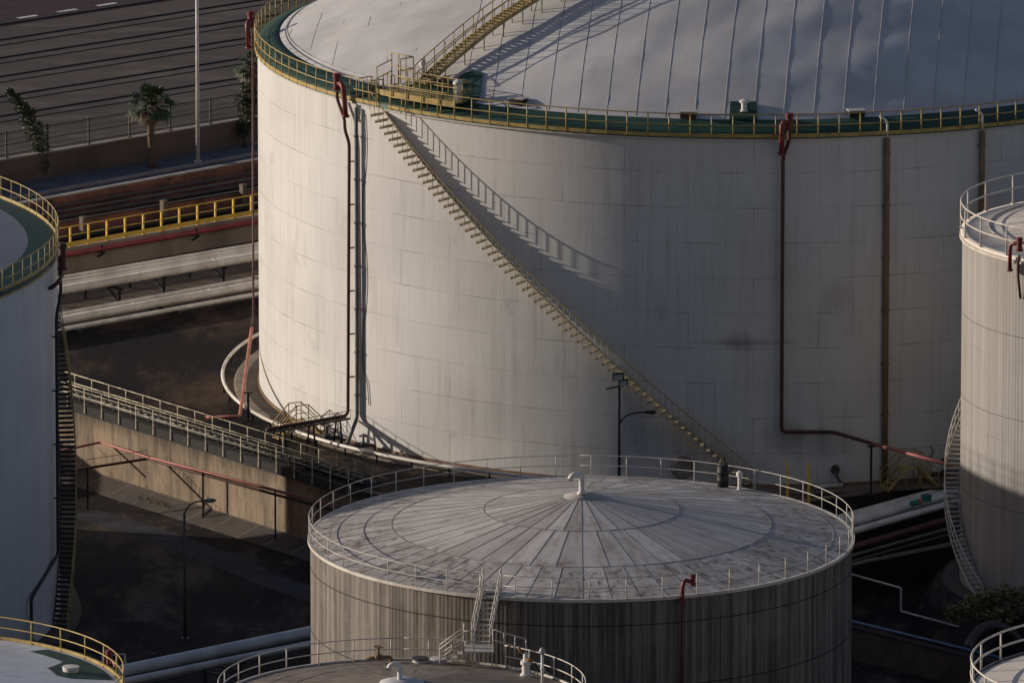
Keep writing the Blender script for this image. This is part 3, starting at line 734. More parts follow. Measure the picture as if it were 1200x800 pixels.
obj('green_deck', roof_patch(phi(456), phi(525), RB*.957, RB-2.6), 'green', big)
obj('green_deck', roof_patch(phi(854, 21), phi(888, 21), RB*.957, RB-2.7), 'green', big)
def vent(name, label, base, h, r, mat, group=None, cat='roof vent', cap=1.7):
    t = thing(name, label, cat, base, group); b_ = Vector(base)
    mb = MB(); mb.lathe([(0.001, 0), (r*1.5, 0), (r*1.5, .06), (r, .06), (r, h*.75), (0.001, h*.75)], b_, 16, smooth=False); obj('vent_pipe', mb, mat, t)
    mb = MB(); mb.lathe([(r, h*.72), (r*cap, h*.72), (r*cap, h*.88), (0.001, h)], b_, 16, smooth=False); obj('vent_cap', mb, mat, t); return t
def on_dome(deg, r, dz=.1): p = cyl(C, deg, r, 0); return Vector((p.x, p.y, dome_z(p.x, p.y)+dz))
vent('roof_vent', 'white vent on the green deck above the bare shell, roof front', on_dome(phi(872, 21), RB-1.9), .7, .16, 'white', 'vents on the domed roof')
vent('roof_vent', 'stout white vent inside the railed platform beside the rounded green deck', on_dome(phi(524, 21), RB-1.0), 1.35, .24, 'white', 'vents on the domed roof', cap=1.15)
vent('roof_vent', 'white vent at the foot of the roof stair on the platform', on_dome(phi(466, 21), RB-2.0), 1.5, .11, 'white', 'vents on the domed roof')
vent('roof_vent', 'rusty pipe vent standing on the platform behind the kick plate', on_dome(phi(494, 21), RB-1.9), .8, .12, 'rust', 'vents on the domed roof')
def hatch(label, deg, r, mat, w_=1.1):
    b_ = on_dome(deg, r, 0); t = thing('roof_hatch', label, 'hatch', b_, 'low hatches along the roof edge')
    mb = MB(); mb.box(b_+Vector((0, 0, .08)), (w_*.8, .6, .34), R_(deg)); obj('hatch_box', mb, mat, t)
    mb = MB(); mb.box(b_+Vector((0, 0, .275)), (w_*.8+.1, .7, .05), R_(deg)); obj('hatch_lid', mb, 'galv', t)
hatch('low roof hatch with pale lid beside the rounded green deck', phi(589, 21), RB-1.75, 'coping')
hatch('low dark hatch on the roof edge left of the square green deck', phi(803, 21), RB-1.55, 'darkred')
hatch('low pale-sided hatch on the roof edge right of the square green deck', phi(1011, 21), RB-1.55, 'coping')

# foam pipes and down pipes on the big tank
def foam_pipe(label, pts, r, mat, chamber, elbow=None, group='red foam pipes on the tanks', clamps=(), ch_r=.2, ch_h=.95, ch_mat='red', ebr=.15):
    t = thing('foam_pipe', label, 'pipe', pts[0], group)
    mb = MB(); mb.tube(fil(pts, .35), r, 8); obj('pipe_run', mb, mat, t)
    if chamber is not None:
        c_ = Vector(chamber); mb = MB(); mb.lathe([(0.001, 0), (ch_r, 0), (ch_r, ch_h), (0.001, ch_h)], c_, 14, smooth=False)
        mb.lathe([(ch_r, ch_h*.8), (ch_r*1.3, ch_h*.8), (ch_r*1.3, ch_h*.93), (ch_r, ch_h*.93)], c_, 14, smooth=False)
        mb.lathe([(ch_r, 0), (ch_r*1.35, 0), (ch_r*1.35, .1), (ch_r, .1)], c_, 14, smooth=False); obj('foam_chamber', mb, ch_mat, t)
    if elbow is not None:
        mb = MB(); mb.tube(fil(elbow, .45, 7), ebr, 10); e = Vector(elbow[-1]); mb.tube([e-Vector((0, 0, .05)), e+Vector((0, 0, .08))], ebr*1.45, 12)
        obj('elbow', mb, ch_mat, t)
    if clamps:
        for (p, q) in clamps: mb = MB(); mb.beam(p, q, .09, .07); obj('pipe_clamp', mb, 'steel', t)
    return t
rc = RB+.32; f1, f1c, f1m, f3, f3c, fg_ = phi(415, 10), phi(402, 20), phi(411, 18), phi(916, 10), phi(924, 20), phi(422, 10)
cl = lambda deg, zs: [(cyl(C, deg, RB-.02, z), cyl(C, deg, rc+.1, z)) for z in zs]
outL = P(312, 503, 1.75)
foam_pipe('dark red foam pipe beside the yellow stair head, bending away at its foot',
          [outL, cyl(C, f1, rc+.15, 1.8), cyl(C, f1, rc, 17.6), cyl(C, f1m, rc+.1, 18.3), cyl(C, f1m, rc+.1, 18.9), cyl(C, f1c, rc+.1, 20.0), cyl(C, f1c, rc+.1, 20.4)],
          .095, 'darkred', cyl(C, f1c, rc+.1, 20.5), [cyl(C, f1c+.4, rc+.1, 20.9), cyl(C, f1m-.1, rc+.2, 20.9), cyl(C, f1m+.2, rc+.2, 20.2), cyl(C, f1m+.2, rc+.1, 19.1)], clamps=cl(f1, (4, 6.5, 9, 11.5, 14, 16.5)), ch_r=.21)
foam_pipe('red foam pipe on the huge tank left edge with slanting striped foot',
          [cyl(C, -91, RB+.45, 3.0), cyl(C, -91.5, rc+.05, 3.6), cyl(C, -91.5, rc, 20.6)], .065, 'darkred', cyl(C, -91.5, rc+.1, 20.9), [cyl(C, -91.5, rc+.1, 21.3), cyl(C, -90, rc+.3, 21.3), cyl(C, -90, rc+.2, 19.8)],
          clamps=[(cyl(C, -91.5, RB-.05, z), cyl(C, -91.5, rc+.1, z)) for z in (6, 10, 14, 18)])
foam_pipe('dark red foam pipe on the shaded shell, turning sideways near its foot',
          [P(1022, 519.5, 3.0), cyl(C, f3+5.8, rc+.12, 3.25), cyl(C, f3, rc, 3.3), cyl(C, f3, rc, 19.0), cyl(C, f3c, rc+.15, 19.9), cyl(C, f3c, rc+.15, 20.7)], .11, 'darkred',
          cyl(C, f3c, rc+.2, 20.55), [cyl(C, f3c, rc+.2, 21.0), cyl(C, f3-.2, rc+.3, 21.0), cyl(C, f3-.2, rc+.3, 19.2)], clamps=cl(f3, (4, 6.5, 9, 11.5, 14, 16.5)))
f3o = [o for o in bpy.data.objects if o.name.startswith('foam_pipe') and 'turning sideways' in o.get('label', '')][0]
mb = MB(); mb.tube([P(1118, 546, 2.9), P(1022, 519.5, 3.0)], .105, 9); mb.lathe([(.1, 0), (.17, 0), (.17, .08), (.1, .08)], P(1022, 519.5, 2.96), 10); obj('outer_run', mb, 'pink', f3o)  # paler red than the riser: sunlight put into the colour
ft_ = [o for o in bpy.data.objects if o.name.startswith('foam_pipe') and 'striped foot' in o.get('label', '')][0]
a, b = P(281, 488, .35), cyl(C, -91, RB+.45, 3.05); mb = MB(); mb.tube(fil([P(240, 489, .25), a, b], .3), .1, 9); obj('slanting_foot', mb, 'pink', ft_)  # foot coloured paler than its riser to paint the sun on it
for k in range(7): q = a+(b-a)*(.55+.05*k); mb = MB(); mb.tube([q, q+(b-a).normalized()*.1], .115, 9); obj('warning_band', mb, 'yellow', ft_)
t = thing('down_pipe', 'grey drain pipe beside the dark red foam pipe on the lit shell', 'pipe', cyl(C, fg_, RB+.25, 1.7))
mb = MB(); mb.tube(fil([cyl(C, fg_+1.5, RB+1.6, .5), cyl(C, fg_, RB+.25, 1.7), cyl(C, fg_, RB+.25, 19.7)]), .11, 10); obj('pipe_run', mb, 'greypipe', t)
mb = MB()
for z in (3, 5.5, 8, 10.5, 13, 15.5, 18): mb.lathe([(.11, 0), (.16, 0), (.16, .1), (.11, .1)], cyl(C, fg_, RB+.25, z), 12, smooth=False)
obj('pipe_collars', mb, 'greypipe', t)
mb = MB(); pts = [cyl(C, fg_+.9+.35*sin(z*.8)+(.5 if z < 4 else 0), RB+.06, z) for z in [19.4-.6*i for i in range(29)]]; mb.tube(pts, .025, 5)
single('cable', mb, 'steel', 'thin loose cable hanging down the lit shell beside the grey drain pipe', 'cable')
for deg, lab in ((phi(1037, 10), 'rusty brown down pipe on the shaded shell of the huge tank, left one of two'), (phi(1149, 19), 'rusty brown down pipe on the shaded shell behind the right tank railing')):
    t = thing('down_pipe', lab, 'pipe', cyl(C, deg, RB+.2, .2), 'rusty down pipes on the huge tank')
    mb = MB(); mb.tube([cyl(C, deg, RB+.2, .2), cyl(C, deg, RB+.2, ZT-.3)], .17, 10); obj('pipe_run', mb, 'rust', t)
    mb = MB()
    for z in (1, 4, 7, 10, 13, 16, 19): mb.box(cyl(C, deg, RB+.12, z), (.44, .18, .1), R_(deg))
    obj('pipe_straps', mb, 'rust', t)
    mb = MB(); mb.tube(fil([cyl(C, deg, RB+.22, ZT-.2), cyl(C, deg, RB+.22, ZT+.75), cyl(C, deg-.9, RB+.22, ZT+1.0)], .3), .06, 8); obj('vent_tip', mb, 'white', t)
# cable tray ladder along the foam pipe's level run and its trestles
a = cyl(C, f1, rc+.15, 1.8); d = (outL-a).normalized(); sd = Vector((-d.y, d.x, 0))
tr = thing('pipe_walk', 'dark pipe bridge carrying the foam pipe away from the lit base of the huge tank', 'pipe support', (*((a+outL)/2).xy, 0))
mb = MB()
for s_ in (.22, -.22): mb.beam(a+sd*s_+Vector((0, 0, -.16)), outL+sd*s_+Vector((0, 0, -.16)), .06, .1)
L = (outL-a).length
for k in range(int(L/.45)): p = a+d*(k*.45)+Vector((0, 0, -.16)); mb.beam(p+sd*.22, p-sd*.22, .04, .04)
obj('tray', mb, 'steel', tr)
mb = MB(); line_rail(mb, [a+d*(L*k/9)+sd*.25+Vector((0, 0, -.1)) for k in range(10)], .42, .02, (), pr=.015); obj('tray_rail', mb, 'steel', tr)
for k in (.12, .45, .8):
    p = a+d*(L*k); mb = MB()
    for s_ in (-.45, .45): mb.beam((*(p+sd*s_).xy, 0), (*(p+sd*s_*.4).xy, 1.6), .1, .1)
    obj('leg', mb, 'black', tr)
# small valve group at the base
def valve_group(label, base, mat, k=1.0, group='valve groups'):
    t = thing('valve_group', label, 'valve', base, group); b_ = Vector(base)
    mb = MB(); mb.tube(fil([b_+Vector((-.9*k, 0, .35*k)), b_+Vector((0, 0, .4*k)), b_+Vector((.9*k, .2, .4*k)), b_+Vector((.9*k, .2, 0))], .3), .14*k, 10); obj('valve_pipe', mb, mat, t)
    mb = MB(); mb.lathe([(.001, .3*k), (.28*k, .3*k), (.3*k, .6*k), (.1*k, .7*k), (.08*k, 1.15*k), (.001, 1.15*k)], b_, 12, smooth=False); obj('valve_body', mb, mat, t)
    mb = MB(); mb.tube([b_+Vector((.34*k*cos(i*pi/8), .34*k*sin(i*pi/8), 1.2*k)) for i in range(16)], .035*k, 6, True); mb.beam(b_+Vector((-.34*k, 0, 1.2*k)), b_+Vector((.34*k, 0, 1.2*k)), .04*k, .04*k)
    mb.beam(b_+Vector((0, -.34*k, 1.203*k)), b_+Vector((0, .34*k, 1.203*k)), .04*k, .04*k); obj('hand_wheel', mb, mat, t)
valve_group('black valve with hand wheel at the lit base of the huge tank', cyl(C, phi(408, 0), RB+1.5, .15), 'steel', .9)
valve_group('small black valve beside the drain pipe foot', cyl(C, phi(440, 0), RB+.9, .15), 'steel', .7)
valve_group('dark valve with hand wheel at the shaded tank foot near the rusty pipe', cyl(C, phi(1103, 0), RB+.8, .15), 'black', 1.0)
# white ring pipe round the tank
rg = thing('ring_pipe', 'white curved pipe running round the lit side of the foot of the huge tank', 'pipe', (C[0], C[1], 0))
mb = MB(); mb.tube(arcpts(C, RB+2.15, .55, -186, -9, 120), .1, 8); obj('pipe_ring', mb, 'whitepipe', rg)
pm = post_mesh(.5, .05, 'black', True)
for k in range(35): inst('support', pm, cyl(C, -184+k*5, RB+2.15, 0), 0, rg)
# support posts
mb = MB(); p = P(1021, 519.5, 3.0); p.z = 0; mb.beam(p, (p.x, p.y, 2.8), .13, .13); mb.box((p.x, p.y, 2.84), (.5, .2, .06)); mb.box((p.x, p.y, .03), (.35, .35, .06))
single('pipe_prop', mb, 'black', 'black post propping the red pipe beside the rusty down pipe', 'pipe support', 'black pipe props')
mb = MB(); p = P(291, 492, 0); mb.beam(p, (p.x, p.y, 1.6), .13, .13); mb.box((p.x, p.y, 1.62), (.5, .2, .06)); mb.box((p.x, p.y, .03), (.35, .35, .06))
single('pipe_prop', mb, 'black', 'black post propping the slanting red pipe left of the huge tank', 'pipe support', 'black pipe props')

# yellow step-over stairs
def stepover(label, c_, ang, ln, h, wd, mat):
    t = thing('stepover_stair', label, 'stair', c_, 'yellow step-over stairs'); c_ = Vector(c_)
    d = Vector((cos(ang), sin(ang), 0)); s_ = Vector((-sin(ang), cos(ang), 0)); top = ln*.14
    mb = MB(); mb.box(c_+Vector((0, 0, h)), (top*2, wd, .05), ang)
    n = 4; obj('platform', mb, mat, t)
    for sg in (-1, 1):
        for k in range(n):
            f_ = (k+.7)/n; p = c_+d*sg*(top+(ln/2-top)*f_)+Vector((0, 0, h*(1-f_)+.05)); mb = MB(); mb.box(p, (.26, wd, .04), ang); obj('step', mb, mat, t)
    for q in (-1, 1):
        mb = MB(); e = s_*(wd/2*q)
        pts = [c_-d*(ln/2)+e+Vector((0, 0, .95)), c_-d*top+e+Vector((0, 0, h+1)), c_+d*top+e+Vector((0, 0, h+1)), c_+d*(ln/2)+e+Vector((0, 0, .95))]
        mb.tube(pts, .035, 6); mb.tube([p-Vector((0, 0, .45)) for p in pts], .028, 6)
        for p in pts: mb.tube([(p.x, p.y, c_.z), p], .035, 6)
        for i in (0, 2): mb.beam(pts[i]-Vector((0, 0, .95)), pts[i+1]-Vector((0, 0, .95)), .05, .16)
        obj('handrail', mb, mat, t)
    return t
p = cyl(C, phi(350, 0, RB+1.6), RB+1.6, 0.02); stepover('yellow step-over stair crossing the white ring pipe at the lit base', p, atan2(p.y-C[1], p.x-C[0]), 2.9, .95, .85, 'yellow')
p = P(1066, 571, 0); stepover('yellow step-over stair beside the rusty pipe at the shaded base', p, R_(24), 3.2, 1.15, .85, 'yellow_old')
# ------------------------------------------------------------------ tan retaining wall and its walkway
tw = thing('retaining_wall', 'tall tan stained concrete retaining wall below the railed walkway', 'wall', (*((A+B)/2).xy, PIT))
wo = -wn_
a, b = A0, B+wdir*.3
mb = MB(); mb.beam((*(a+wn_*.2).xy, PIT/2-.25), (*(b+wn_*.2).xy, PIT/2-.25), .4, -PIT-.5); obj('wall_face', mb, 'tanwall', tw)
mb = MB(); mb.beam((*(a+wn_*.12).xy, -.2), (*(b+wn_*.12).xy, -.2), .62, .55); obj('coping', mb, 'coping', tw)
# further front faces of the terrace
for i, lab in ((1, 'concrete face of the terrace behind the small tank, beside the tan wall'), (2, 'concrete face of the terrace behind the small tank under the lamp post'), (3, 'concrete face of the terrace behind the yellow ladder'), (4, 'brown kerbed terrace edge below the shaded step-over stair'), (5, 'terrace edge hidden behind the right tank')):
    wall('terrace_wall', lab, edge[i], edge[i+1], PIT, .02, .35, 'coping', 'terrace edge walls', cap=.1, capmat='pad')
g = MB(); la = [P(95, 600, PIT), P(180, 625, PIT), P(260, 655, PIT), P(330, 684, PIT), P(420, 715, PIT)]; vs = []
for i, p_ in enumerate(la):
    d_ = (la[min(i+1, 4)]-la[max(i-1, 0)]).normalized(); q_ = Vector((-d_.y, d_.x, 0)); vs += [p_+q_*1.1+Vector((0, 0, .006)), p_-q_*1.1+Vector((0, 0, .006))]
g.add(vs, [(2*i, 2*i+1, 2*i+3, 2*i+2) for i in range(4)]); struct('lane', g, 'lane', org=(-20, 600, PIT))
# sloped apron with pale joints
mb = MB(); hgt = .55; wd_ = 1.7
q = [a+wo*.0, b+wo*.0, b+wo*wd_, a+wo*wd_]
mb.add([(q[0].x, q[0].y, PIT+hgt), (q[1].x, q[1].y, PIT+hgt), (q[2].x, q[2].y, PIT+.02), (q[3].x, q[3].y, PIT+.02), (q[2].x, q[2].y, PIT-.1), (q[3].x, q[3].y, PIT-.1)], [(0, 3, 2, 1), (3, 5, 4, 2)])
Lw = (b-a).length
for k in range(1, int(Lw/2.6)):
    p = a+wdir*(k*2.6); e0, e1 = p+wo*.02, p+wo*(wd_-.02); h_ = wdir*.05
    mb.add([(e0-h_)+Vector((0, 0, PIT+hgt-.002)), (e0+h_)+Vector((0, 0, PIT+hgt-.002)), (e1+h_)+Vector((0, 0, PIT+.032)), (e1-h_)+Vector((0, 0, PIT+.032))], [(0, 3, 2, 1)], mi=1)
e0, e1 = a+wo*.04, b+wo*.04
mb.add([e0+Vector((0, 0, PIT+hgt+.0)), e1+Vector((0, 0, PIT+hgt)), e1+wo*.1+Vector((0, 0, PIT+hgt-.02)), e0+wo*.1+Vector((0, 0, PIT+hgt-.02))], [(0, 3, 2, 1)], mi=1)
struct('embankment', mb, ['apron', 'joint'], org=((A.x+B.x)/2, (A.y+B.y)/2, PIT))
wk = thing('walkway_railing', 'pale yellow double railing of the narrow walkway on top of the tan wall', 'railing', (*((A+B)/2).xy, 0))
pm = post_mesh(1.5, .024, 'walk_rail', True); pm2 = post_mesh(1.12, .024, 'walk_rail', True)
pm3 = post_mesh(.55, .03, 'steel', True)
st_, L_ = A-wdir*8, (b-A).length+8
mb = MB(); dk = MB()
for off_, in ((-.26,), (1.45,), (.62,)):
    s0 = st_+wn_*off_; s1 = s0+wdir*(L_-.3); base_z = -.36 if off_ < 0 else 0
    for hh in ((1.12, .6) if off_ != .62 else (.55,)): mb.tube([(s0.x, s0.y, hh), (s1.x, s1.y, hh)], .026, 6)
    n_ = int(L_/1.75)
    for k in range(n_+1):
        q = s0+wdir*(k*1.75)
        if off_ == .62:
            inst('post', pm3, (q.x, q.y, 0), atan2(wdir.y, wdir.x), wk)
        else: inst('post', pm if off_ < 0 else pm2, (q.x, q.y, base_z), atan2(wdir.y, wdir.x), wk)
obj('guard_rails', mb, 'walk_rail', wk)
mb = MB()
for k in range(int(L_/.7)):
    q = st_+wdir*(k*.7); mb.beam((*(q+wn_*.1).xy, .47), (*(q+wn_*1.35).xy, .47), .09, .05)
obj('trough_rungs', mb, 'black', wk)
for off_, r_, z_, mt, lab in ((.35, .11, .3, 'black', 'dark pipe in the walkway trough on the tan wall, outer one'), (.75, .14, .3, 'steel', 'thick dark pipe in the walkway trough on the tan wall, middle one'), (1.1, .1, .3, 'black', 'dark pipe in the walkway trough on the tan wall, inner one')):
    s0 = st_+wn_*off_; s1 = s0+wdir*(L_-.5); pipeline('trough_pipe', lab, [(s0.x, s0.y, z_), (s1.x, s1.y, z_)], r_, mt, 'pipes in the walkway trough')

# red pipes in front of the tan wall
def prop_pipe(label, pts, r, mat, props, group, rail=False):
    t = thing('hydrant_pipe', label, 'pipe', pts[0], group); mb = MB(); mb.tube(fil(pts, .25), r, 8); obj('pipe_run', mb, mat, t)
    if rail:
        mb = MB(); n = 14; a, b = Vector(pts[0]), Vector(pts[1]); line_rail(mb, [a+(b-a)*(k/n) for k in range(n+1)], .5, .018, (), pr=.014); obj('pipe_rail', mb, 'steel', t)
    for p in props:
        p = Vector(p); mb = MB(); mb.beam((p.x, p.y, PIT), (p.x, p.y, p.z), .1, .1); obj('prop', mb, 'black', t)
    return t
p0, p1, p2 = P(118, 518, -1.7), P(172, 536, -1.55), P(395, 594, -1.05)
at_ = lambda a, b, k: a+(b-a)*k
prop_pipe('upper faded red pipe running down along the tan wall', [P(66, 529, -1.9), p0, p1+Vector((0, 0, .05)), p2+Vector((0, 0, .06))], .075, 'pink', [at_(p1, p2, .3), at_(p1, p2, .68)], 'red pipes by the tan wall')
q0 = P(85, 550, -1.9); off_ = Vector((0, 0, -.2))+wo*.12
prop_pipe('lower red pipe bridging from the left tank to the tan wall', [P(64, 554, -2.0), P(172, 537.5, -1.7), p2+off_], .08, 'darkred', [at_(q0, p1, .2)], 'red pipes by the tan wall', True)
# ------------------------------------------------------------------ LEFT TANK
CL = Vector((-51.9, 594.3)); RL, ZL = 27.0, 16.3
lt = tank_root('tall pale tank at the left edge with a green roof border and yellow railing', CL, PIT)
shell(lt, CL, RL, PIT, ZL, 'shell_left', 256)
mb = MB(); mb.lathe([(RL-1.6, ZL+.22), (14, ZL+1.6), (.01, ZL+2.6)], (CL.x, CL.y, 0), 160); obj('roof', mb, 'cone_left', lt)
mb = MB(); mb.lathe([(RL+.12, ZL-.2), (RL+.12, ZL), (RL, ZL+.02), (RL-1.6, ZL+.22)], (CL.x, CL.y, 0), 200); obj('green_walkway', mb, 'green', lt)
hoop(lt, 'rim_angle', CL, RL, ZL-.35, .1, .12, 'yellow_old', 200)
circ_rail(lt, CL, RL+.08, ZL, 1.25, 130, 'yellow_old', .03, .035, (.5,), .18, off=90)
mb = MB(); mb.lathe([(RL-.2, PIT+.25), (RL+1.1, PIT+.25), (RL+1.2, PIT-.1)], (CL.x, CL.y, 0), 160); obj('foundation_ring', mb, 'grimy', lt)
spiral(lt, CL, RL, 114, ZL-1.2, 81, PIT+.2, 84, .85, 'steel', 'yellow_old', two_string=True, bal=4)
c2 = lambda deg, r, z: cyl(CL, deg, r, z)
foam_pipe('dark foam pipe with red head running down the left tank', [P(140, 770, PIT+.15), c2(72, RL+.9, PIT+.5), c2(71.3, RL+.25, PIT+.6), c2(71.3, RL+.25, -1.3), c2(83.3, RL+.25, -.1), c2(83.5, RL+.25, 13.2), c2(85, RL+.4, 14.2), c2(85, RL+.4, 16.2)], .09, 'black', c2(85, RL+.5, 15.6), [c2(85, RL+.5, 15.3), c2(82, RL+.5, 15.2), c2(81.5, RL+.1, 14.9)],
          clamps=[(c2(83.5, RL-.02, z), c2(83.5, RL+.4, z)) for z in (3, 6, 9, 12)], ch_mat='darkred', ch_h=1.5, ch_r=.2, ebr=.12)

# pit lamp
def lamp_post(label, base, h, arm, arm_dir, mat, z_arm, flood=False):
    t = thing('street_lamp', label, 'street lamp', base, 'lamp posts'); b_ = Vector(base); d = Vector((cos(arm_dir), sin(arm_dir), 0))
    mb = MB()
    if flood: mb.tube([b_, b_+Vector((0, 0, h))], [.09, .065], 8)
    else: mb.tube([b_, b_+Vector((0, 0, z_arm-.6))], [.09, .065], 8)
    mb.box(b_+Vector((0, 0, .03)), (.4, .4, .06)); obj('pole', mb, mat, t)
    mb = MB(); K = 10; pts = []
    for k in range(K+1):
        a = pi/2*k/K; pts.append(b_+d*(arm*.72*(1-cos(a)))+Vector((0, 0, z_arm-.7-arm*.1+(.7+arm*.1)*sin(a))))
    pts.append(b_+d*arm+Vector((0, 0, z_arm+.02))); mb.tube(pts, .045, 7); obj('arm', mb, mat, t)
    mb = MB(); e = b_+d*arm+Vector((0, 0, z_arm+.02)); mb.tube([e-d*.1, e+d*.1, e+d*.45, e+d*.62], [.05, .11, .12, .04], 8); obj('lamp_head', mb, 'black' if flood else 'greypipe', t)
    if flood:
        mb = MB(); p = b_+Vector((0, 0, h)); mb.beam(p+Vector((-.75, 0, -.25)), p+Vector((.3, .1, -.05)), .08, .08); obj('cross_arm', mb, 'black', t)
        for q, s_ in ((Vector((-.1, 0, .5)), .5), (Vector((.3, -.05, .05)), .42)):
            mb = MB(); mb.box(p+q*.7+Vector((0, 0, .1)), (s_*1.1, s_*.7, s_*.8), .4); mb.box(p+q*.7+Vector((.02, -.25, .1)), (s_*.9, .05, s_*.6), .4, 1); obj('floodlight', mb, ['black', 'glass'], t)
    return t
lamp_post('grey gooseneck lamp post standing in the dark pit', P(217, 748, PIT), 7.6, 1.15, 0.2, 'steel', 7.65)
lamp_post('black lamp post with floodlights and a curved arm in front of the huge tank', (5.95, 600.6, 0), 7.3, 1.45, .05, 'black', 5.7, True)
t = thing('street_lamp', 'tall white lamp pole beside the fan palm on the street', 'street lamp', P(232, 190, 0), 'lamp posts'); p = P(232, 190, 0)
mb = MB(); mb.tube([p, p+Vector((0, 0, 15))], [.14, .09], 10); mb.box(p+Vector((0, 0, .05)), (.5, .5, .1)); obj('pole', mb, 'white', t)
mb = MB(); mb.tube(fil([p+Vector((0, 0, 14.9)), p+Vector((0, 0, 15.4)), p+Vector((1.5, -1.2, 15.5))], .4), .06, 8); obj('arm', mb, 'white', t)
mb = MB(); mb.box(p+Vector((1.8, -1.44, 15.48)), (.8, .3, .14), -.67); obj('lamp_head', mb, 'galv', t)

# pipelines crossing from bottom left to the right
SPR = [(142, 786), (366, 740), (1000, 611), (1112, 579)]
def chain(pts, z): return [P(x, y, z) for x, y in pts]
def ext(pts, d0, d1):
    a = (pts[0]-pts[1]).normalized(); b = (pts[-1]-pts[-2]).normalized(); return [pts[0]+a*d0]+pts+[pts[-1]+b*d1]
XG = 'pipelines crossing behind the small tank'
pipeline('pipeline', 'thick silver pipe crossing behind the small tank', ext(chain(SPR, -.45), 22, 30), .34, 'silver', XG, 18, flange=9)
pipeline('pipeline', 'thinner silver pipe next to the thick one behind the small tank', ext(chain([(142, 799), (366, 754), (1000, 622), (1112, 590)], -.55), 22, 30), .2, 'silver', XG, 14, flange=9)
pipeline('pipeline', 'white pipe behind the thick silver pipe, against the terrace edge', ext(chain([(1000, 603), (1112, 572)], -.4), 14, 30), .24, 'whitepipe', XG, 14)
pipeline('pipeline', 'dark red pipe running under the silver pipes right of the small tank', ext(chain([(1000, 641), (1112, 608)], -1.1), 14, 30), .2, 'darkred', XG, 14)
pipeline('pipeline', 'thin grey pipe below the dark red pipe right of the small tank', ext(chain([(1000, 650), (1112, 619)], -1.5), 14, 30), .1, 'greypipe', XG)
pipeline('pipeline', 'lowest thin dark pipe of the rack right of the small tank', ext(chain([(1000, 657), (1112, 626)], -1.7), 14, 30), .09, 'steel', XG)
pipeline('pipeline', 'thin pale conduit alongside the silver pipes left of the small tank', [P(90, 820, -1.2), P(330, 762, -1.2), P(420, 743, -1.2)], .07, 'greypipe', XG)
racks = []
for (x, y, lab) in ((1046, 600, 'black pipe rack under the silver pipes beside the right tank stair'), (1000, 613, 'black pipe rack under the silver pipes at the small tank rim'), (250, 766, 'black pipe rack under the silver pipes in the pit')):
    p = P(x, y, -.8); d = Vector((.75, -.66, 0)); t = thing('pipe_rack', lab, 'pipe support', (p.x, p.y, PIT), 'black pipe racks')
    for s_ in (-.6, 1.9): mb = MB(); mb.beam((*(p+d*s_).xy, PIT), (*(p+d*s_).xy, -.85), .2, .2); obj('leg', mb, 'black', t)
    for z in (-.9, -1.4, -1.85): mb = MB(); mb.beam((*(p-d*.9).xy, z), (*(p+d*2.3).xy, z), .16, .12); obj('cross_beam', mb, 'black', t)
mb = MB(); p = P(1072, 589, -.05); d = (P(1112, 579, -.45)-P(1000, 611, -.45)).normalized()
t = thing('valve_box', 'small teal and red valve actuator lying on the silver pipe', 'valve', p)
mb.tube([p-d*.3, p+d*.25], .16, 10); obj('actuator_body', mb, 'teal', t)
mb = MB(); mb.tube([p+d*.26, p+d*.55], .17, 10); obj('actuator_end', mb, 'pink', t)
mb = MB(); mb.box(p+d*1.05+Vector((0, 0, .1)), (.5, .35, .4), .7); obj('control_box', mb, 'teal', t)

# ------------------------------------------------------------------ SMALL TANK
CS = P(681, 629.5, 8.9).xy; RS, ZS = 13.95, 8.9
stk = tank_root('round weathered concrete tank in front with a fan of grey roof plates', CS, PIT)
shell(stk, CS, RS, PIT, ZS, 'shell_small', 256)
RISES = 2.25
def cz(r): return ZS+.06+RISES*(1-r/RS)
mb = MB(); tones = []
rings = ((.05, .36, 33), (.36, .70, 45), (.70, 1.0, 60))
for (f0, f1, n) in rings:
    for k in range(n):
        a0, a1 = 360*k/n+.0, 360*(k+1)/n; dz = random.uniform(0, .006); vs = []; m_ = 3
        for j in range(m_+1):
            r_ = RS*(f0+(f1-f0)*j/m_)
            for q in range(3): vs.append(cyl(CS, a0+(a1-a0)*q/2, r_, cz(r_)+dz+.003*(q-1)))
        fs = [(3*j+q, 3*j+q+1, 3*j+4+q, 3*j+3+q) for j in range(m_) for q in range(2)]
        t0 = len(mb.f); mb.add(vs, fs); tones += [max(0, min(1, random.gauss(.5, .26)))]*len(fs)
        # raised lap seam
        e = []
        for r_ in (RS*f0, RS*f1):
            w_ = .014/r_*180/pi
            e += [cyl(CS, a0-w_, r_, cz(r_)+.008), cyl(CS, a0-w_*.5, r_, cz(r_)+.014), cyl(CS, a0+w_*.5, r_, cz(r_)+.014), cyl(CS, a0+w_, r_, cz(r_)+.008)]
        mb.add(e, [(0, 1, 5, 4), (1, 2, 6, 5), (2, 3, 7, 6)], mi=1); tones += [.5]*3
for f0 in (.36, .70, .93):
    t0 = len(mb.f); mb.lathe([(RS*f0-.05, cz(RS*f0-.05)+.01), (RS*f0-.03, cz(RS*f0)+(.018 if f0 < .9 else .011)), (RS*f0+.03, cz(RS*f0)+(.016 if f0 < .9 else .011)), (RS*f0+.05, cz(RS*f0+.05)+.01)], (CS[0], CS[1], 0), 180, mi=1 if f0 < .9 else 0, smooth=False); tones += [.4]*(len(mb.f)-t0)
ro = obj('roof', mb, ['cone', 'cone_seam'], stk)
at = ro.data.attributes.new('tone', 'FLOAT', 'FACE'); at.data.foreach_set('value', tones)
mb = MB(); mb.lathe([(.001, cz(0)-.02), (.9, cz(.9)+.05), (.92, cz(.92)-.02)], (CS[0], CS[1], 0), 32); obj('crown_plate', mb, 'cone', stk)
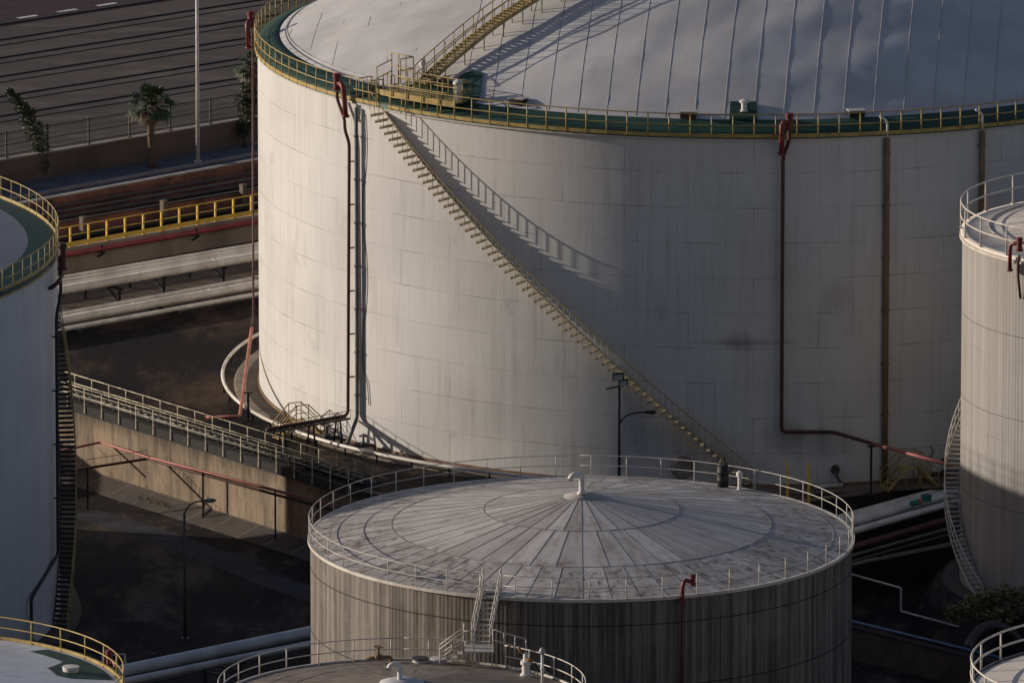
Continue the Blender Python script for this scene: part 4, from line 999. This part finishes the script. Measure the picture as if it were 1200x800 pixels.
hoop(stk, 'rim_angle', CS, RS-.02, ZS-.08, .16, .16, 'rail_pale')
hoop(stk, 'hoop_band', CS, RS, ZS-1.35, .015, .05, 'coping'); hoop(stk, 'hoop_band', CS, RS, ZS-4.6, .015, .05, 'coping')
circ_rail(stk, CS, RS+.06, ZS+.05, 1.12, 47, 'rail_pale', .022, .028, (.52,), None, off=-14, gaps=((-21.5, -16.5),))
mb = MB(); mb.lathe([(RS-.2, PIT+.2), (RS+.8, PIT+.2), (RS+.9, PIT-.1)], (CS[0], CS[1], 0), 120); obj('foundation_ring', mb, 'apron', stk)
def goose(label, base, h, r, d, mat, group='gooseneck roof vents'):
    b_ = Vector(base); d = Vector(d).normalized(); t = thing('gooseneck_vent', label, 'roof vent', base, group)
    mb = MB(); mb.lathe([(.001, 0), (r*1.9, 0), (r*1.9, .08), (r*1.2, .1), (r*1.05, h), (.001, h)], b_, 14); obj('stem', mb, mat, t)
    mb = MB(); p = b_+Vector((0, 0, h)); k_ = r/.2; mb.tube(fil([p-Vector((0, 0, .12)), p+Vector((0, 0, .2*k_)), p+d*.75*k_+Vector((0, 0, .24*k_)), p+d*.95*k_+Vector((0, 0, -.12*k_))], .22*k_, 4), r*1.2, 12)
    obj('hood', mb, mat, t)
    mb = MB(); mb.tube([p+d*.945*k_+Vector((0, 0, -.112*k_)), p+d*.965*k_+Vector((0, 0, -.148*k_))], r*1.28, 12); obj('mouth', mb, 'black', t); return t
goose('white gooseneck vent on the crown of the weathered concrete tank', (CS[0]+.02, CS[1], cz(0)), .85, .13, (-1, -.25, 0), 'white')
rs = lambda deg, r: Vector((*cyl(CS, deg, r, 0).xy, cz(min(r, RS))))
p = rs(180-34.6, 13.2); t = thing('drum', 'black drum with small fittings on the far rim of the concrete tank', 'drum', p)
mb = MB(); mb.lathe([(.001, 0), (.3, 0), (.31, .38), (.33, .4), (.31, .43), (.31, .8), (.33, .82), (.31, .85), (.3, 1.15), (.001, 1.15)], p, 18); obj('drum_body', mb, 'black', t)
mb = MB(); mb.tube(fil([p+Vector((-.1, 0, 1.1)), p+Vector((-.1, 0, 1.5)), p+Vector((.15, 0, 1.55))], .1), .05, 7); mb.lathe([(.001, 1.15), (.09, 1.15), (.09, 1.32), (.001, 1.32)], p+Vector((.12, 0, 0)), 10, smooth=False); obj('drum_fitting', mb, 'steel', t)
vent('roof_vent', 'slim white vent next to the black drum', rs(180-39.3, 13.2), 1.05, .1, 'white', None, cap=1.8)
foam_pipe('red foam pipe with gooseneck head on the shaded front of the concrete tank', [cyl(CS, 20.6, RS+.25, PIT+.3), cyl(CS, 20.6, RS+.25, ZS-.5), cyl(CS, 20.6, RS+.3, ZS+.2)], .07, 'darkred', cyl(CS, 23.2, RS+.1, ZS+.55), [cyl(CS, 23.0, RS+.1, ZS+.75), cyl(CS, 20.8, RS+.25, ZS+.9), cyl(CS, 20.6, RS+.25, ZS-.2)], ch_h=.55, ch_r=.13, ebr=.11)
p = rs(-40, 13.0); mb = MB(); mb.box(p+Vector((0, 0, .15)), (.3, .3, .4)); mb.box(p+Vector((0, 0, .37)), (.42, .42, .06)); single('gauge_box', mb, 'rail_pale', 'small pale gauge box on the rim left of the white stair', 'gauge box')
mb = MB(); q0 = cyl(CS, 148, RS+1.2, .5); 
# access stair between the front tank and the concrete tank
ac = thing('access_stair', 'white steel stair climbing from the front tank to the concrete tank rim', 'stair', (-1.6, 538.5, 6.6))
b0_, t0_ = Vector((-1.55, 539.2, 7.45)), Vector((-1.0, 543.75, 9.2)); d = (t0_-b0_); dh = Vector((d.x, d.y, 0)).normalized(); s_ = Vector((dh.y, -dh.x, 0))
mb = MB(); mb.box((-1.65, 538.4, 7.42), (1.5, 1.6, .06)); obj('landing', mb, 'galv', ac)
mb = MB()
for x in (-2.3, -1.65, -1.0):
    for y in (537.7, 539.1): mb.beam((x, y, 6.5), (x, y, 7.4), .07, .07)
obj('landing_frame', mb, 'galv', ac)
for w_ in (-.42, .42): mb = MB(); mb.beam(b0_+s_*w_, t0_+s_*w_, .05, .2); obj('stringer', mb, 'galv', ac)
for k in range(10): mb = MB(); p = b0_+d*((k+.5)/10); mb.box(p, (.82, .26, .04), atan2(s_.y, s_.x)); obj('step', mb, 'galv', ac)
for w_ in (-.45, .45): mb = MB(); line_rail(mb, [b0_+s_*w_+d*(k/4) for k in range(5)], 1.1, .035); obj('handrail', mb, 'rail_pale', ac)
mb = MB(); line_rail(mb, [Vector((-2.4, 537.6+.8*k, 7.45)) for k in range(3)], 1.05, .032); line_rail(mb, [Vector((-2.4+.5*k, 537.6, 7.45)) for k in range(2)], 1.05, .032); obj('landing_railing', mb, 'rail_pale', ac)
for k in range(4): mb = MB(); mb.box((-2.6-.26*k, 538.2, 7.25-.2*k), (.26, .8, .04)); obj('side_step', mb, 'galv', ac)
for y in (537.75, 538.65): mb = MB(); line_rail(mb, [Vector((-3.6+.6*k, y, 6.55+.45*k)) for k in range(3)], 1.0, .032); obj('side_handrail', mb, 'rail_pale', ac)
mb = MB(); line_rail(mb, [Vector((-.95+.55*k, 537.9, 7.45-.16*k)) for k in range(4)], 1.05, .032); mb.tube([(-.3, 538, 6.5), (-.3, 538, 7.6)], .03, 6); obj('landing_railing', mb, 'rail_pale', ac)

# ladder with two tall yellow side rails
t = thing('ladder', 'yellow ladder with two tall side rails behind the concrete tank rim', 'ladder', (15.8, 600.0, PIT))
for x in (15.28, 16.46): mb = MB(); mb.tube([(x, 600.2, PIT), (x, 600.2, 1.4), (x, 600.25, 2.6), (x-.12, 600.4, 3.2)], [.075, .075, .075, .03], 8); obj('side_rail', mb, 'bright_yellow', t)
mb = MB()
for k in range(14): mb.tube([(15.28, 600.2, PIT+.3+k*.3), (16.46, 600.2, PIT+.3+k*.3)], .03, 6)
obj('rungs', mb, 'yellow', t)
t = thing('pipe_stub', 'white pipe elbow lying at the shaded foot of the huge tank', 'pipe', P(970, 568, .2))
mb = MB(); a = P(955, 570, .3); b = P(987, 568, .3); mb.tube([a, b], .13, 10); obj('pipe_run', mb, 'whitepipe', t)
mb = MB(); mb.tube(fil([b, b+Vector((-.3, .5, .4)), P(979, 551, 1.0)], .2), .1, 8); mb.tube([P(979, 551, 1.0), P(979, 547, 1.0)+Vector((0, 0, .15))], .24, 10); obj('valve_head', mb, 'steel', t)
# equipment at the right foot: dark pumps
for (x, y, h, lab) in ((1087, 562.5, 2.5, 'tall dark valve stem behind the yellow step-over stair'), (1101, 560.5, 2.4, 'tall black valve column next to the right tank stair')):
    p = P(x, y, 0); t = thing('valve_column', lab, 'valve', p, 'dark valve columns')
    mb = MB(); mb.lathe([(.001, 0), (.22, 0), (.22, .2), (.13, .25), (.13, h*.6), (.24, h*.62), (.24, h*.75), (.06, h*.8), (.05, h), (.001, h)], p, 12, smooth=False); obj('column', mb, 'black', t)
    mb = MB(); mb.tube([p+Vector((.3*cos(i*pi/7), -.2, h*.68+.3*sin(i*pi/7))) for i in range(14)], .035, 6, True); obj('hand_wheel', mb, 'steel', t)
for (x, y, r_, h, mt, lab) in ((1078, 569, .11, 1.3, 'yellow', 'yellow bollard post before the dark valve columns'), (1096, 563, .26, .9, 'whitepipe', 'pale cylinder beside the black valve column')):
    p = P(x, y, 0); mb = MB(); mb.lathe([(.001, 0), (r_*1.4, 0), (r_*1.4, .06), (r_, .08), (r_, h-.05), (r_*.7, h), (.001, h)], p, 12, smooth=False); mb.lathe([(r_, h*.5), (r_*1.15, h*.5), (r_*1.15, h*.58), (r_, h*.58)], p, 12, smooth=False)
    single('bollard' if mt == 'yellow' else 'filter_vessel', mb, mt, lab, 'bollard' if mt == 'yellow' else 'vessel')

# ------------------------------------------------------------------ RIGHT TANK
PR = -2.2; CR = P(1348, 678, PR).xy; RR = 10.5; ZR = 17.3
rt = tank_root('tall ribbed tank at the right edge with pale flat roof and spiral stair', CR, PR)
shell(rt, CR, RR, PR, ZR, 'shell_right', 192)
mb = MB(); mb.lathe([(RR+.1, ZR-.14), (RR+.1, ZR+.02), (RR-.25, ZR+.05), (RR-.3, ZR+.02), (RR*.8, ZR+.32), (RR*.5, ZR+.8), (.01, ZR+1.55)], (CR[0], CR[1], 0), 160)
for f_ in (.86, .62): mb.lathe([(RR*f_-.05, ZR+1.55*(1-f_)+.03), (RR*f_-.03, ZR+1.55*(1-f_)+.10), (RR*f_+.03, ZR+1.55*(1-f_)+.10), (RR*f_+.05, ZR+1.55*(1-f_)+.03)], (CR[0], CR[1], 0), 120, mi=1, smooth=False)
for k in range(28):
    a_ = 360*k/28; w_ = .2
    mb.add([cyl(CR, a_-w_, RR-.4, ZR+.14), cyl(CR, a_+w_, RR-.4, ZR+.14), cyl(CR, a_+w_*4, RR*.25, ZR+1.24), cyl(CR, a_-w_*4, RR*.25, ZR+1.24)], [(0, 1, 2, 3)], mi=1)
obj('roof', mb, ['cone_pale', 'cone_seam'], rt)
hoop(rt, 'hoop_band', CR, RR, ZR-4.4, .008, .03, 'apron'); hoop(rt, 'hoop_band', CR, RR, ZR-9.0, .008, .03, 'apron'); hoop(rt, 'hoop_band', CR, RR, 3.2, .008, .03, 'apron')
hoop(rt, 'rim_angle', CR, RR, ZR-.3, .16, .14, 'rail_pale')
circ_rail(rt, CR, RR+.08, ZR+.02, 1.62, 26, 'rail_pale', .045, .05, (.52,), None, off=3)
mb = MB(); mb.lathe([(RR-.2, PR+.12), (RR+.9, PR+.12), (RR+1, PR-.1)], (CR[0], CR[1], 0), 100); obj('foundation_ring', mb, 'apron', rt)
mb = MB(); mb.lathe([(.01, PR+.02), (RR+1.2, PR+.02), (RR+2.7, PIT+.01), (RR+2.8, PIT-.3)], (CR[0], CR[1], 0), 100); struct('mound', mb, 'pit', org=(CR[0], CR[1], PIT))
spiral(rt, CR, RR, -140, 9.4, -57, PR+.1, 56, .78, 'galv', 'rail_pale', two_string=True, bal=2)
foam_pipe('red foam pipe with gooseneck head on the right tank rim', [cyl(CR, -46, RR+.12, ZR-2.2), cyl(CR, -46.2, RR+.3, ZR-.9), cyl(CR, -46.2, RR+.3, ZR-.1), cyl(CR, -45.7, RR+.3, ZR+.2)], .07, 'darkred', cyl(CR, -45.7, RR+.3, ZR+.45),
          [cyl(CR, -45.9, RR+.3, ZR+.85), cyl(CR, -49.2, RR+.35, ZR+.8), cyl(CR, -49.2, RR+.35, ZR-.7)], ch_h=.75, ch_r=.15, ebr=.11)
# surroundings right: bush, duct, low wall, blue pipe, guard pipe
wl0, wl1 = P(985, 731, -2.6), P(1215, 789, -2.6)
dd = (wl1-wl0).normalized()
wall('low_wall', 'grimy low concrete wall with a blue pipe, right of the concrete tank', wl0-dd*6, wl1+dd*6, PIT, -2.62, .4, 'grimy', cap=.1, capmat='coping')
p = [P(985, 724, -2.25), P(1100, 752, -2.25), P(1192, 775, -2.25)]; pipeline('blue_pipe', 'bright blue pipe along the top of the grimy low wall', p, .075, 'blue', None, 8)
for k in range(1): pass
gp = [P(985, 669, -2.0), P(1056, 688.5, -2.0)]; z2 = -2.0-27/20.7
e0 = gp[1].copy(); e0.z = z2; e1 = P(1124, 734, z2)
t = thing('guard_pipe', 'pale stepped pipe rail in the dark yard between the tanks', 'railing', (*gp[1].xy, PIT))
mb = MB(); mb.tube(fil([gp[0]+(gp[0]-gp[1]).normalized()*3, gp[1], e0, e1], .12), .065, 8); obj('pipe_run', mb, 'galv', t)
mb = MB()
for q in (gp[0], e0, (e0+e1)/2, e1): mb.beam((q.x, q.y, PIT), (q.x, q.y, q.z), .08, .08)
obj('props', mb, 'steel', t)
t = thing('low_railing', 'short dark pipe railing beside the foot of the spiral stair', 'railing', P(1110, 712, PIT)); mb = MB()
line_rail(mb, [P(1092, 712, PIT), P(1110, 715, PIT), P(1128, 718, PIT)], 1.0, .04); obj('guard_rails', mb, 'steel', t)
p = [P(1134, 760, -3.1), P(1140, 745, -2.8), P(1152, 734, -2.4), P(1168, 731, -2.3), P(1186, 739, -2.8), P(1196, 752, -3.4)]
t = thing('duct', 'thick ribbed grey duct arching beside the bush', 'duct', P(1150, 765, PIT)); mb = MB(); pp = fil(p, .8, 6); mb.tube(pp, .26, 12)
for q in range(1, len(pp)-1, 2): mb.tube([pp[q]-(pp[q+1]-pp[q]).normalized()*.03, pp[q]+(pp[q+1]-pp[q]).normalized()*.03], .285, 12)
obj('duct_body', mb, 'steel', t)
mb = MB(); mb.lathe([(.26, 0), (.36, 0), (.36, .12), (.26, .12)], p[0]-Vector((0, 0, .1)), 14, smooth=False); obj('flange', mb, 'steel', t)
pipeline('hose', 'black hose lying beside the grey duct', fil([P(1150, 770, PIT+.3), P(1160, 752, -3.4), P(1175, 745, -3.2), P(1200, 757, -3.7)], .8, 6), .16, 'black', None, 10)

# low kerb of pale concrete below the pipe rack
a, b = P(1000, 659, -2.4), P(1110, 637, -2.4); d = (b-a).normalized()
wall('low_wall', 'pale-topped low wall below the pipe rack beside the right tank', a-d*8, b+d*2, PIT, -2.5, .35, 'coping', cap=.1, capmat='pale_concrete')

# ------------------------------------------------------------------ FRONT TANKS
CF = P(471, 825, 6.5).xy; RF, ZF = 9.0, 6.5
ft = tank_root('rust-brown roofed tank at the bottom edge below the concrete tank', CF, PIT)
shell(ft, CF, RF, PIT, ZF, 'shell_front', 128); cone_roof(ft, CF, RF, ZF, 1.2, 'cone_front')
hoop(ft, 'rim_angle', CF, RF+.09, ZF-.02, .1, .14, 'rail_pale', 120)
circ_rail(ft, CF, RF+.05, ZF+.05, 1.12, 30, 'rail_pale', .03, .035, (.5,), None, off=4, gaps=((146, 158),))
fz = lambda deg, r: Vector((*cyl(CF, deg, r, 0).xy, ZF+.03+1.2*(1-r/RF)))
goose('tilted white gooseneck vent on the rust-brown front tank roof', fz(0, .2)+Vector((-.1, 0, 0)), .75, .115, (-1, -.1, 0), 'white')
mb = MB(); mb.lathe([(.001, .25), (.5, .2), (1.1, .02), (1.12, -.06)], (CF[0], CF[1], ZF+1.12), 28); obj('crown_plate', mb, 'cone_grey', ft)
def manlid(label, base, r, mat, lidmat): 
    t = thing('roof_manhole', label, 'manhole', base, 'round roof manholes'); mb = MB(); mb.lathe([(r*.92, -.1), (r*.92, .2), (.001, .2)], Vector(base), 20, smooth=False); obj('neck', mb, mat, t)
    mb = MB(); mb.lathe([(r, .2), (r, .28), (.001, .30)], Vector(base), 20, smooth=False); obj('lid', mb, lidmat, t)
manlid('round roof manhole with a dark lid at the far rim of the front tank', fz(174, 8.0), .42, 'rail_pale', 'steel')
manlid('round roof manhole with a white lid beside the dark-lidded one', fz(168, 8.1), .42, 'galv', 'white')
valve_group('rusty relief valve on the rim of the front tank left of the dark manhole', fz(189, 8.0), 'rust', .7, 'roof valves of the front tank')
p = fz(131, 8.1); t = thing('relief_valve', 'white relief valve with orange fittings near the end of the white stair', 'valve', p)
mb = MB(); mb.lathe([(.001, 0), (.3, 0), (.3, .1), (.2, .12), (.2, .55), (.28, .6), (.28, .75), (.14, .8), (.14, 1.15), (.001, 1.2)], p, 14, smooth=False); obj('valve_body', mb, 'white', t)
mb = MB(); mb.tube(fil([p+Vector((0, 0, 1.1)), p+Vector((-.3, 0, 1.25)), p+Vector((-.35, 0, 1.5))], .1), .07, 8); mb.tube([p+Vector((.02, -.1, .85)), p+Vector((.4, -.2, .85))], .09, 8); obj('valve_fitting', mb, 'rust', t)
mb = MB(); mb.tube([p+Vector((.3, -.1, .9)), p+Vector((1.2, -.4, .1))], .04, 7); obj('drain_pipe', mb, 'rail_pale', t)
p = fz(116, 7.7); t = thing('beacon_post', 'white post with a round lamp on the front tank roof', 'lamp', p)
mb = MB(); mb.tube([p+Vector((0, 0, -.1)), p+Vector((0, 0, 1.5))], .07, 8); mb.lathe([(.07, .75), (.11, .75), (.11, .83), (.07, .83)], p, 10, smooth=False); obj('post', mb, 'white', t)
mb = MB(); mb.lathe([(.001, 1.5), (.1, 1.52), (.16, 1.64), (.16, 1.72), (.1, 1.84), (.001, 1.87)], p, 12); obj('lamp_globe', mb, 'glass', t)
# bottom-left tank
CB = P(-158, 812, 5.7).xy; RBl, ZB = 12.75, 5.7
bl = tank_root('grey-roofed tank at the bottom left corner with a yellow railing', CB, PIT)
shell(bl, CB, RBl, PIT, ZB, 'shell_left', 160); cone_roof(bl, CB, RBl, ZB, 1.2, 'cone_white', seg=160)
hoop(bl, 'rim_angle', CB, RBl+.09, ZB-.02, .12, .2, 'yellow', 160)
circ_rail(bl, CB, RBl+.12, ZB+.05, 1.15, 39, 'yellow', .036, .045, (.52,), None, off=136.5-180+1.3)
bz = lambda deg, r: Vector((*cyl(CB, deg, r, 0).xy, ZB+.03+1.2*(1-r/RBl)))
def flat_patch(pts, dz=.03):
    mb = MB(); n = len(pts); top = [bz(d, r)+Vector((0, 0, dz)) for d, r in pts]; c_ = sum(top, Vector())/n; c_.z = max(v.z for v in top)-.02
    mb.add(top+[c_]+[v-Vector((0, 0, .06)) for v in top], [(i, (i+1) % n, n) for i in range(n)]+[(i, n+1+i, n+1+(i+1) % n, (i+1) % n) for i in range(n)]); return mb
hp = P(83, 787, ZB+.2); hx = Vector((hp.x-CB[0], hp.y-CB[1])); hd = math.degrees(atan2(hx.x, -hx.y)); hr = hx.length
vs, fs = [], []
pts = []
mb = MB()
N_, Q_ = 14, 3
for k in range(N_+1):
    a_ = hd+26-34*k/N_
    inner = RBl-1.5 if k < 7 else RBl-1.5-1.5*min(1, (k-6)/3)
    if k == N_: inner += .5
    for j in range(Q_+1):
        r_ = RBl-.25+(inner-RBl+.25)*j/Q_; vs.append(bz(a_, r_)+Vector((0, 0, .025)))
for k in range(N_):
    for j in range(Q_): i0 = k*(Q_+1)+j; fs.append((i0, i0+1, i0+Q_+2, i0+Q_+1))
mb.add(vs, fs); obj('green_deck', mb, 'green', bl)
manlid('white round manhole on the green deck of the bottom left tank', bz(hd, hr), .43, 'white', 'white')
foam_pipe('red foam pipe head outside the yellow railing of the bottom left tank', [cyl(CB, 115, RBl+.45, ZB-3), cyl(CB, 115, RBl+.45, ZB-.2)], .09, 'red', cyl(CB, 115, RBl+.45, ZB-.3), [cyl(CB, 115, RBl+.5, ZB+.3), cyl(CB, 112.5, RBl+.6, ZB+.3), cyl(CB, 112.5, RBl+.5, ZB-.6)], ch_h=1.2, ch_r=.17, ebr=.13)
mb = MB(); mb.tube(fil([P(120, 800, -2), P(120, 772, -2)+Vector((0, 0, .2)), P(146, 766, -2), P(148, 790, -2)], .2), .06, 7)
single('pipe_loop', mb, 'galv', 'grey pipe loop behind the bottom left tank railing', 'pipe')
# bottom-right tank
CG = P(1392, 808, 6.4).xy; RG, ZG = 10.6, 6.4
bt = tank_root('pale-roofed tank at the bottom right corner with a cream railing', CG, PIT)
shell(bt, CG, RG, PIT, ZG, 'shell_right', 128); cone_roof(bt, CG, RG, ZG, 1.3, 'cone_pale', seg=120)
hoop(bt, 'rim_angle', CG, RG+.09, ZG-.02, .12, .14, 'steel', 120)
circ_rail(bt, CG, RG+.14, ZG+.02, 1.5, 28, 'rail_pale', .055, .055, (.5,), None, off=-110+180-180)

# ------------------------------------------------------------------ vegetation
def leaf_cloud(mb, centres, n, size, seed, droop=0.0):
    rnd = random.Random(seed)
    for _ in range(n):
        c_, rad = rnd.choice(centres); 
        d = Vector((rnd.gauss(0, 1), rnd.gauss(0, 1), rnd.gauss(0, 1))).normalized()*(rnd.random()**.45)
        p = Vector(c_)+Vector((d.x*rad[0], d.y*rad[1], d.z*rad[2])); s = size*rnd.uniform(.6, 1.4)
        n1 = Vector((rnd.gauss(0, 1), rnd.gauss(0, 1), rnd.gauss(0, .7)-droop)).normalized(); n2 = n1.cross(Vector((rnd.gauss(0, 1), rnd.gauss(0, 1), rnd.gauss(0, 1)))).normalized()
        mb.add([p-n1*s, p+n2*s*.38, p+n1*s, p-n2*s*.38], [(0, 1, 2, 3)])
def leafy(name, label, base, trunk, centres, n, size, mat, seed, cat='tree', group=None, droop=0.0, r0=.12):
    t = thing(name, label, cat, base, group); mb = MB(); pts = [Vector(p) for p in trunk]; k = len(pts)
    mb.tube(pts, [r0*(1-.75*i/(k-1)) for i in range(k)], 7)
    rnd = random.Random(seed+1)
    for c_, rad in centres:
        i = min(range(k), key=lambda j: abs(pts[j].z-(Vector(c_).z-rad[2]*.8))); mb.tube([pts[i], (pts[i]+Vector(c_))/2+Vector((0, 0, .1)), Vector(c_)], [r0*.4, r0*.25, r0*.1], 5)
    obj('trunk', mb, 'bark', t); mb = MB(); leaf_cloud(mb, centres, n, size, seed, droop); obj('crown', mb, mat, t); return t
p = P(45, 209, 0)
V = lambda x, z, y=0: p+Vector((x, y, z))
leafy('leaning_tree', 'slim dark evergreen leaning left beside the left tank railing', p, [V(.1, 0), V(.1, 1.5), V(-.2, 3), V(-.9, 4.6), V(-1.7, 5.7)],
      [(V(.2, .9), (.5, .5, .6)), (V(.15, 1.9), (.6, .6, .7)), (V(-.05, 2.6), (.7, .7, .7)), (V(-.3, 3.3), (.75, .7, .6)), (V(-.65, 3.9), (.6, .6, .55)), (V(-.55, 4.3), (.45, .5, .4)), (V(-1.0, 4.6), (.5, .5, .45)), (V(-1.4, 5.1), (.45, .4, .4)), (V(-1.75, 5.6), (.3, .3, .3))], 2200, .13, 'leaf_dark', 11, group=None, droop=.3, r0=.09)
p = P(287, 172, 0)
leafy('leafy_tree', 'dark bushy tree against the far left side of the huge tank', p, [V(0, 0), V(.05, 1.2), V(.2, 2.6), V(.2, 3.8)],
      [(V(-.1, 1.3), (.55, .6, .7)), (V(.2, 2.1), (.7, .7, .7)), (V(-.1, 2.9), (.6, .6, .6)), (V(.5, 3.2), (.6, .6, .6)), (V(.2, 3.9), (.5, .5, .4))], 1300, .13, 'leaf_dark', 5)
def palm(label, base, h, rad, nf, seed, group='palms along the street'):
    rnd = random.Random(seed); t = thing('fan_palm', label, 'palm tree', base, group); b_ = Vector(base)
    mb = MB(); K = 14; pts = [b_+Vector((.05*sin(k*.6), 0, h*k/K)) for k in range(K+1)]; mb.tube(pts, [.26-.06*k/K+(.02 if k % 2 else 0)+(.12 if k > 10 else 0) for k in range(K+1)], 9); obj('trunk', mb, 'bark', t)
    top = b_+Vector((0, 0, h)); cr = MB(); dry = MB()
    for i in range(nf):
        az = rnd.uniform(0, 2*pi); el = rnd.uniform(-.75, 1.35); L = rad*rnd.uniform(.5, .68)
        d = Vector((cos(az)*cos(el), sin(az)*cos(el), sin(el))); e = top+d*L+Vector((0, 0, -.12*L)); cr_ = dry if el < -.5 else cr
        cr_.tube([top, top+d*L*.5+Vector((0, 0, .05)), e], [.035, .025, .018], 4)
        sd_ = d.cross(Vector((0, 0, 1))).normalized(); un = sd_.cross(d)
        for q in range(11):
            a = (q-5)/5*1.35; dv_ = (d*cos(a)+sd_*sin(a)).normalized(); l2 = rad*.55*(1-.25*abs(q-5)/5)*rnd.uniform(.85, 1.1)
            m_ = e+dv_*l2*.6+un*.03; tip = e+dv_*l2+Vector((0, 0, -.25*l2-.12*rnd.random())); wv = dv_.cross(un).normalized()*.055
            cr_.add([e-wv*.3, m_-wv, tip, m_+wv, e+wv*.3], [(0, 1, 2, 3, 4)])
    obj('crown', cr, 'leaf_palm', t); obj('dry_fronds', dry, 'frond_dry', t)
palm('fan palm with a ragged round crown between the fence and the street', P(178, 196, 0), 4.1, 1.6, 60, 3)
palm('fan palm half hidden behind the far left edge of the huge tank', P(292, 168, 0)+Vector((.3, .8, 0)), 5.0, 1.2, 30, 9)
# ivy-like bush at the right tank's foot
p = P(1163, 736, -2.7)
cs = [(p+Vector((x, y+.7, z)), (rx, .6, rz)) for x, y, z, rx, rz in ((-1.9, .2, .6, .7, .5), (-1.1, 0, 1.0, .8, .7), (-.2, .2, 1.3, .9, .8), (.7, .1, 1.5, .9, .8), (1.6, .2, 1.4, .9, .8), (2.6, .3, 1.3, 1.0, .9), (.2, -.5, .6, 1.3, .5))]
leafy('bush', 'sprawling dark green bush at the foot of the right tank', p, [V(0, 0), V(.05, .5), V(.1, 1.1)], cs, 1900, .16, 'leaf_bush', 21, 'bush', r0=.08)
# dry weeds on the pit ground by the tan wall
for k, (x, y, lab) in enumerate(((185, 590, 'dry grey weeds on the apron near the middle of the tan wall'), (248, 604, 'dry grey weeds on the apron behind the gooseneck lamp'))):
    p = P(x, y, PIT+.2); mb = MB(); rnd = random.Random(30+k)
    for i in range(70):
        q = p+wdir*rnd.uniform(-1.6, 1.6)+wo*rnd.uniform(-.2, .3); d = Vector((rnd.gauss(0, .3), rnd.gauss(0, .3), 1)).normalized()*rnd.uniform(.15, .45); s_ = Vector((.02, 0, 0)); mb.add([q-s_, q+s_, q+d], [(0, 1, 2)])
    single('weed_clump', mb, 'leaf_bush', lab, 'weeds', 'weeds on the apron')
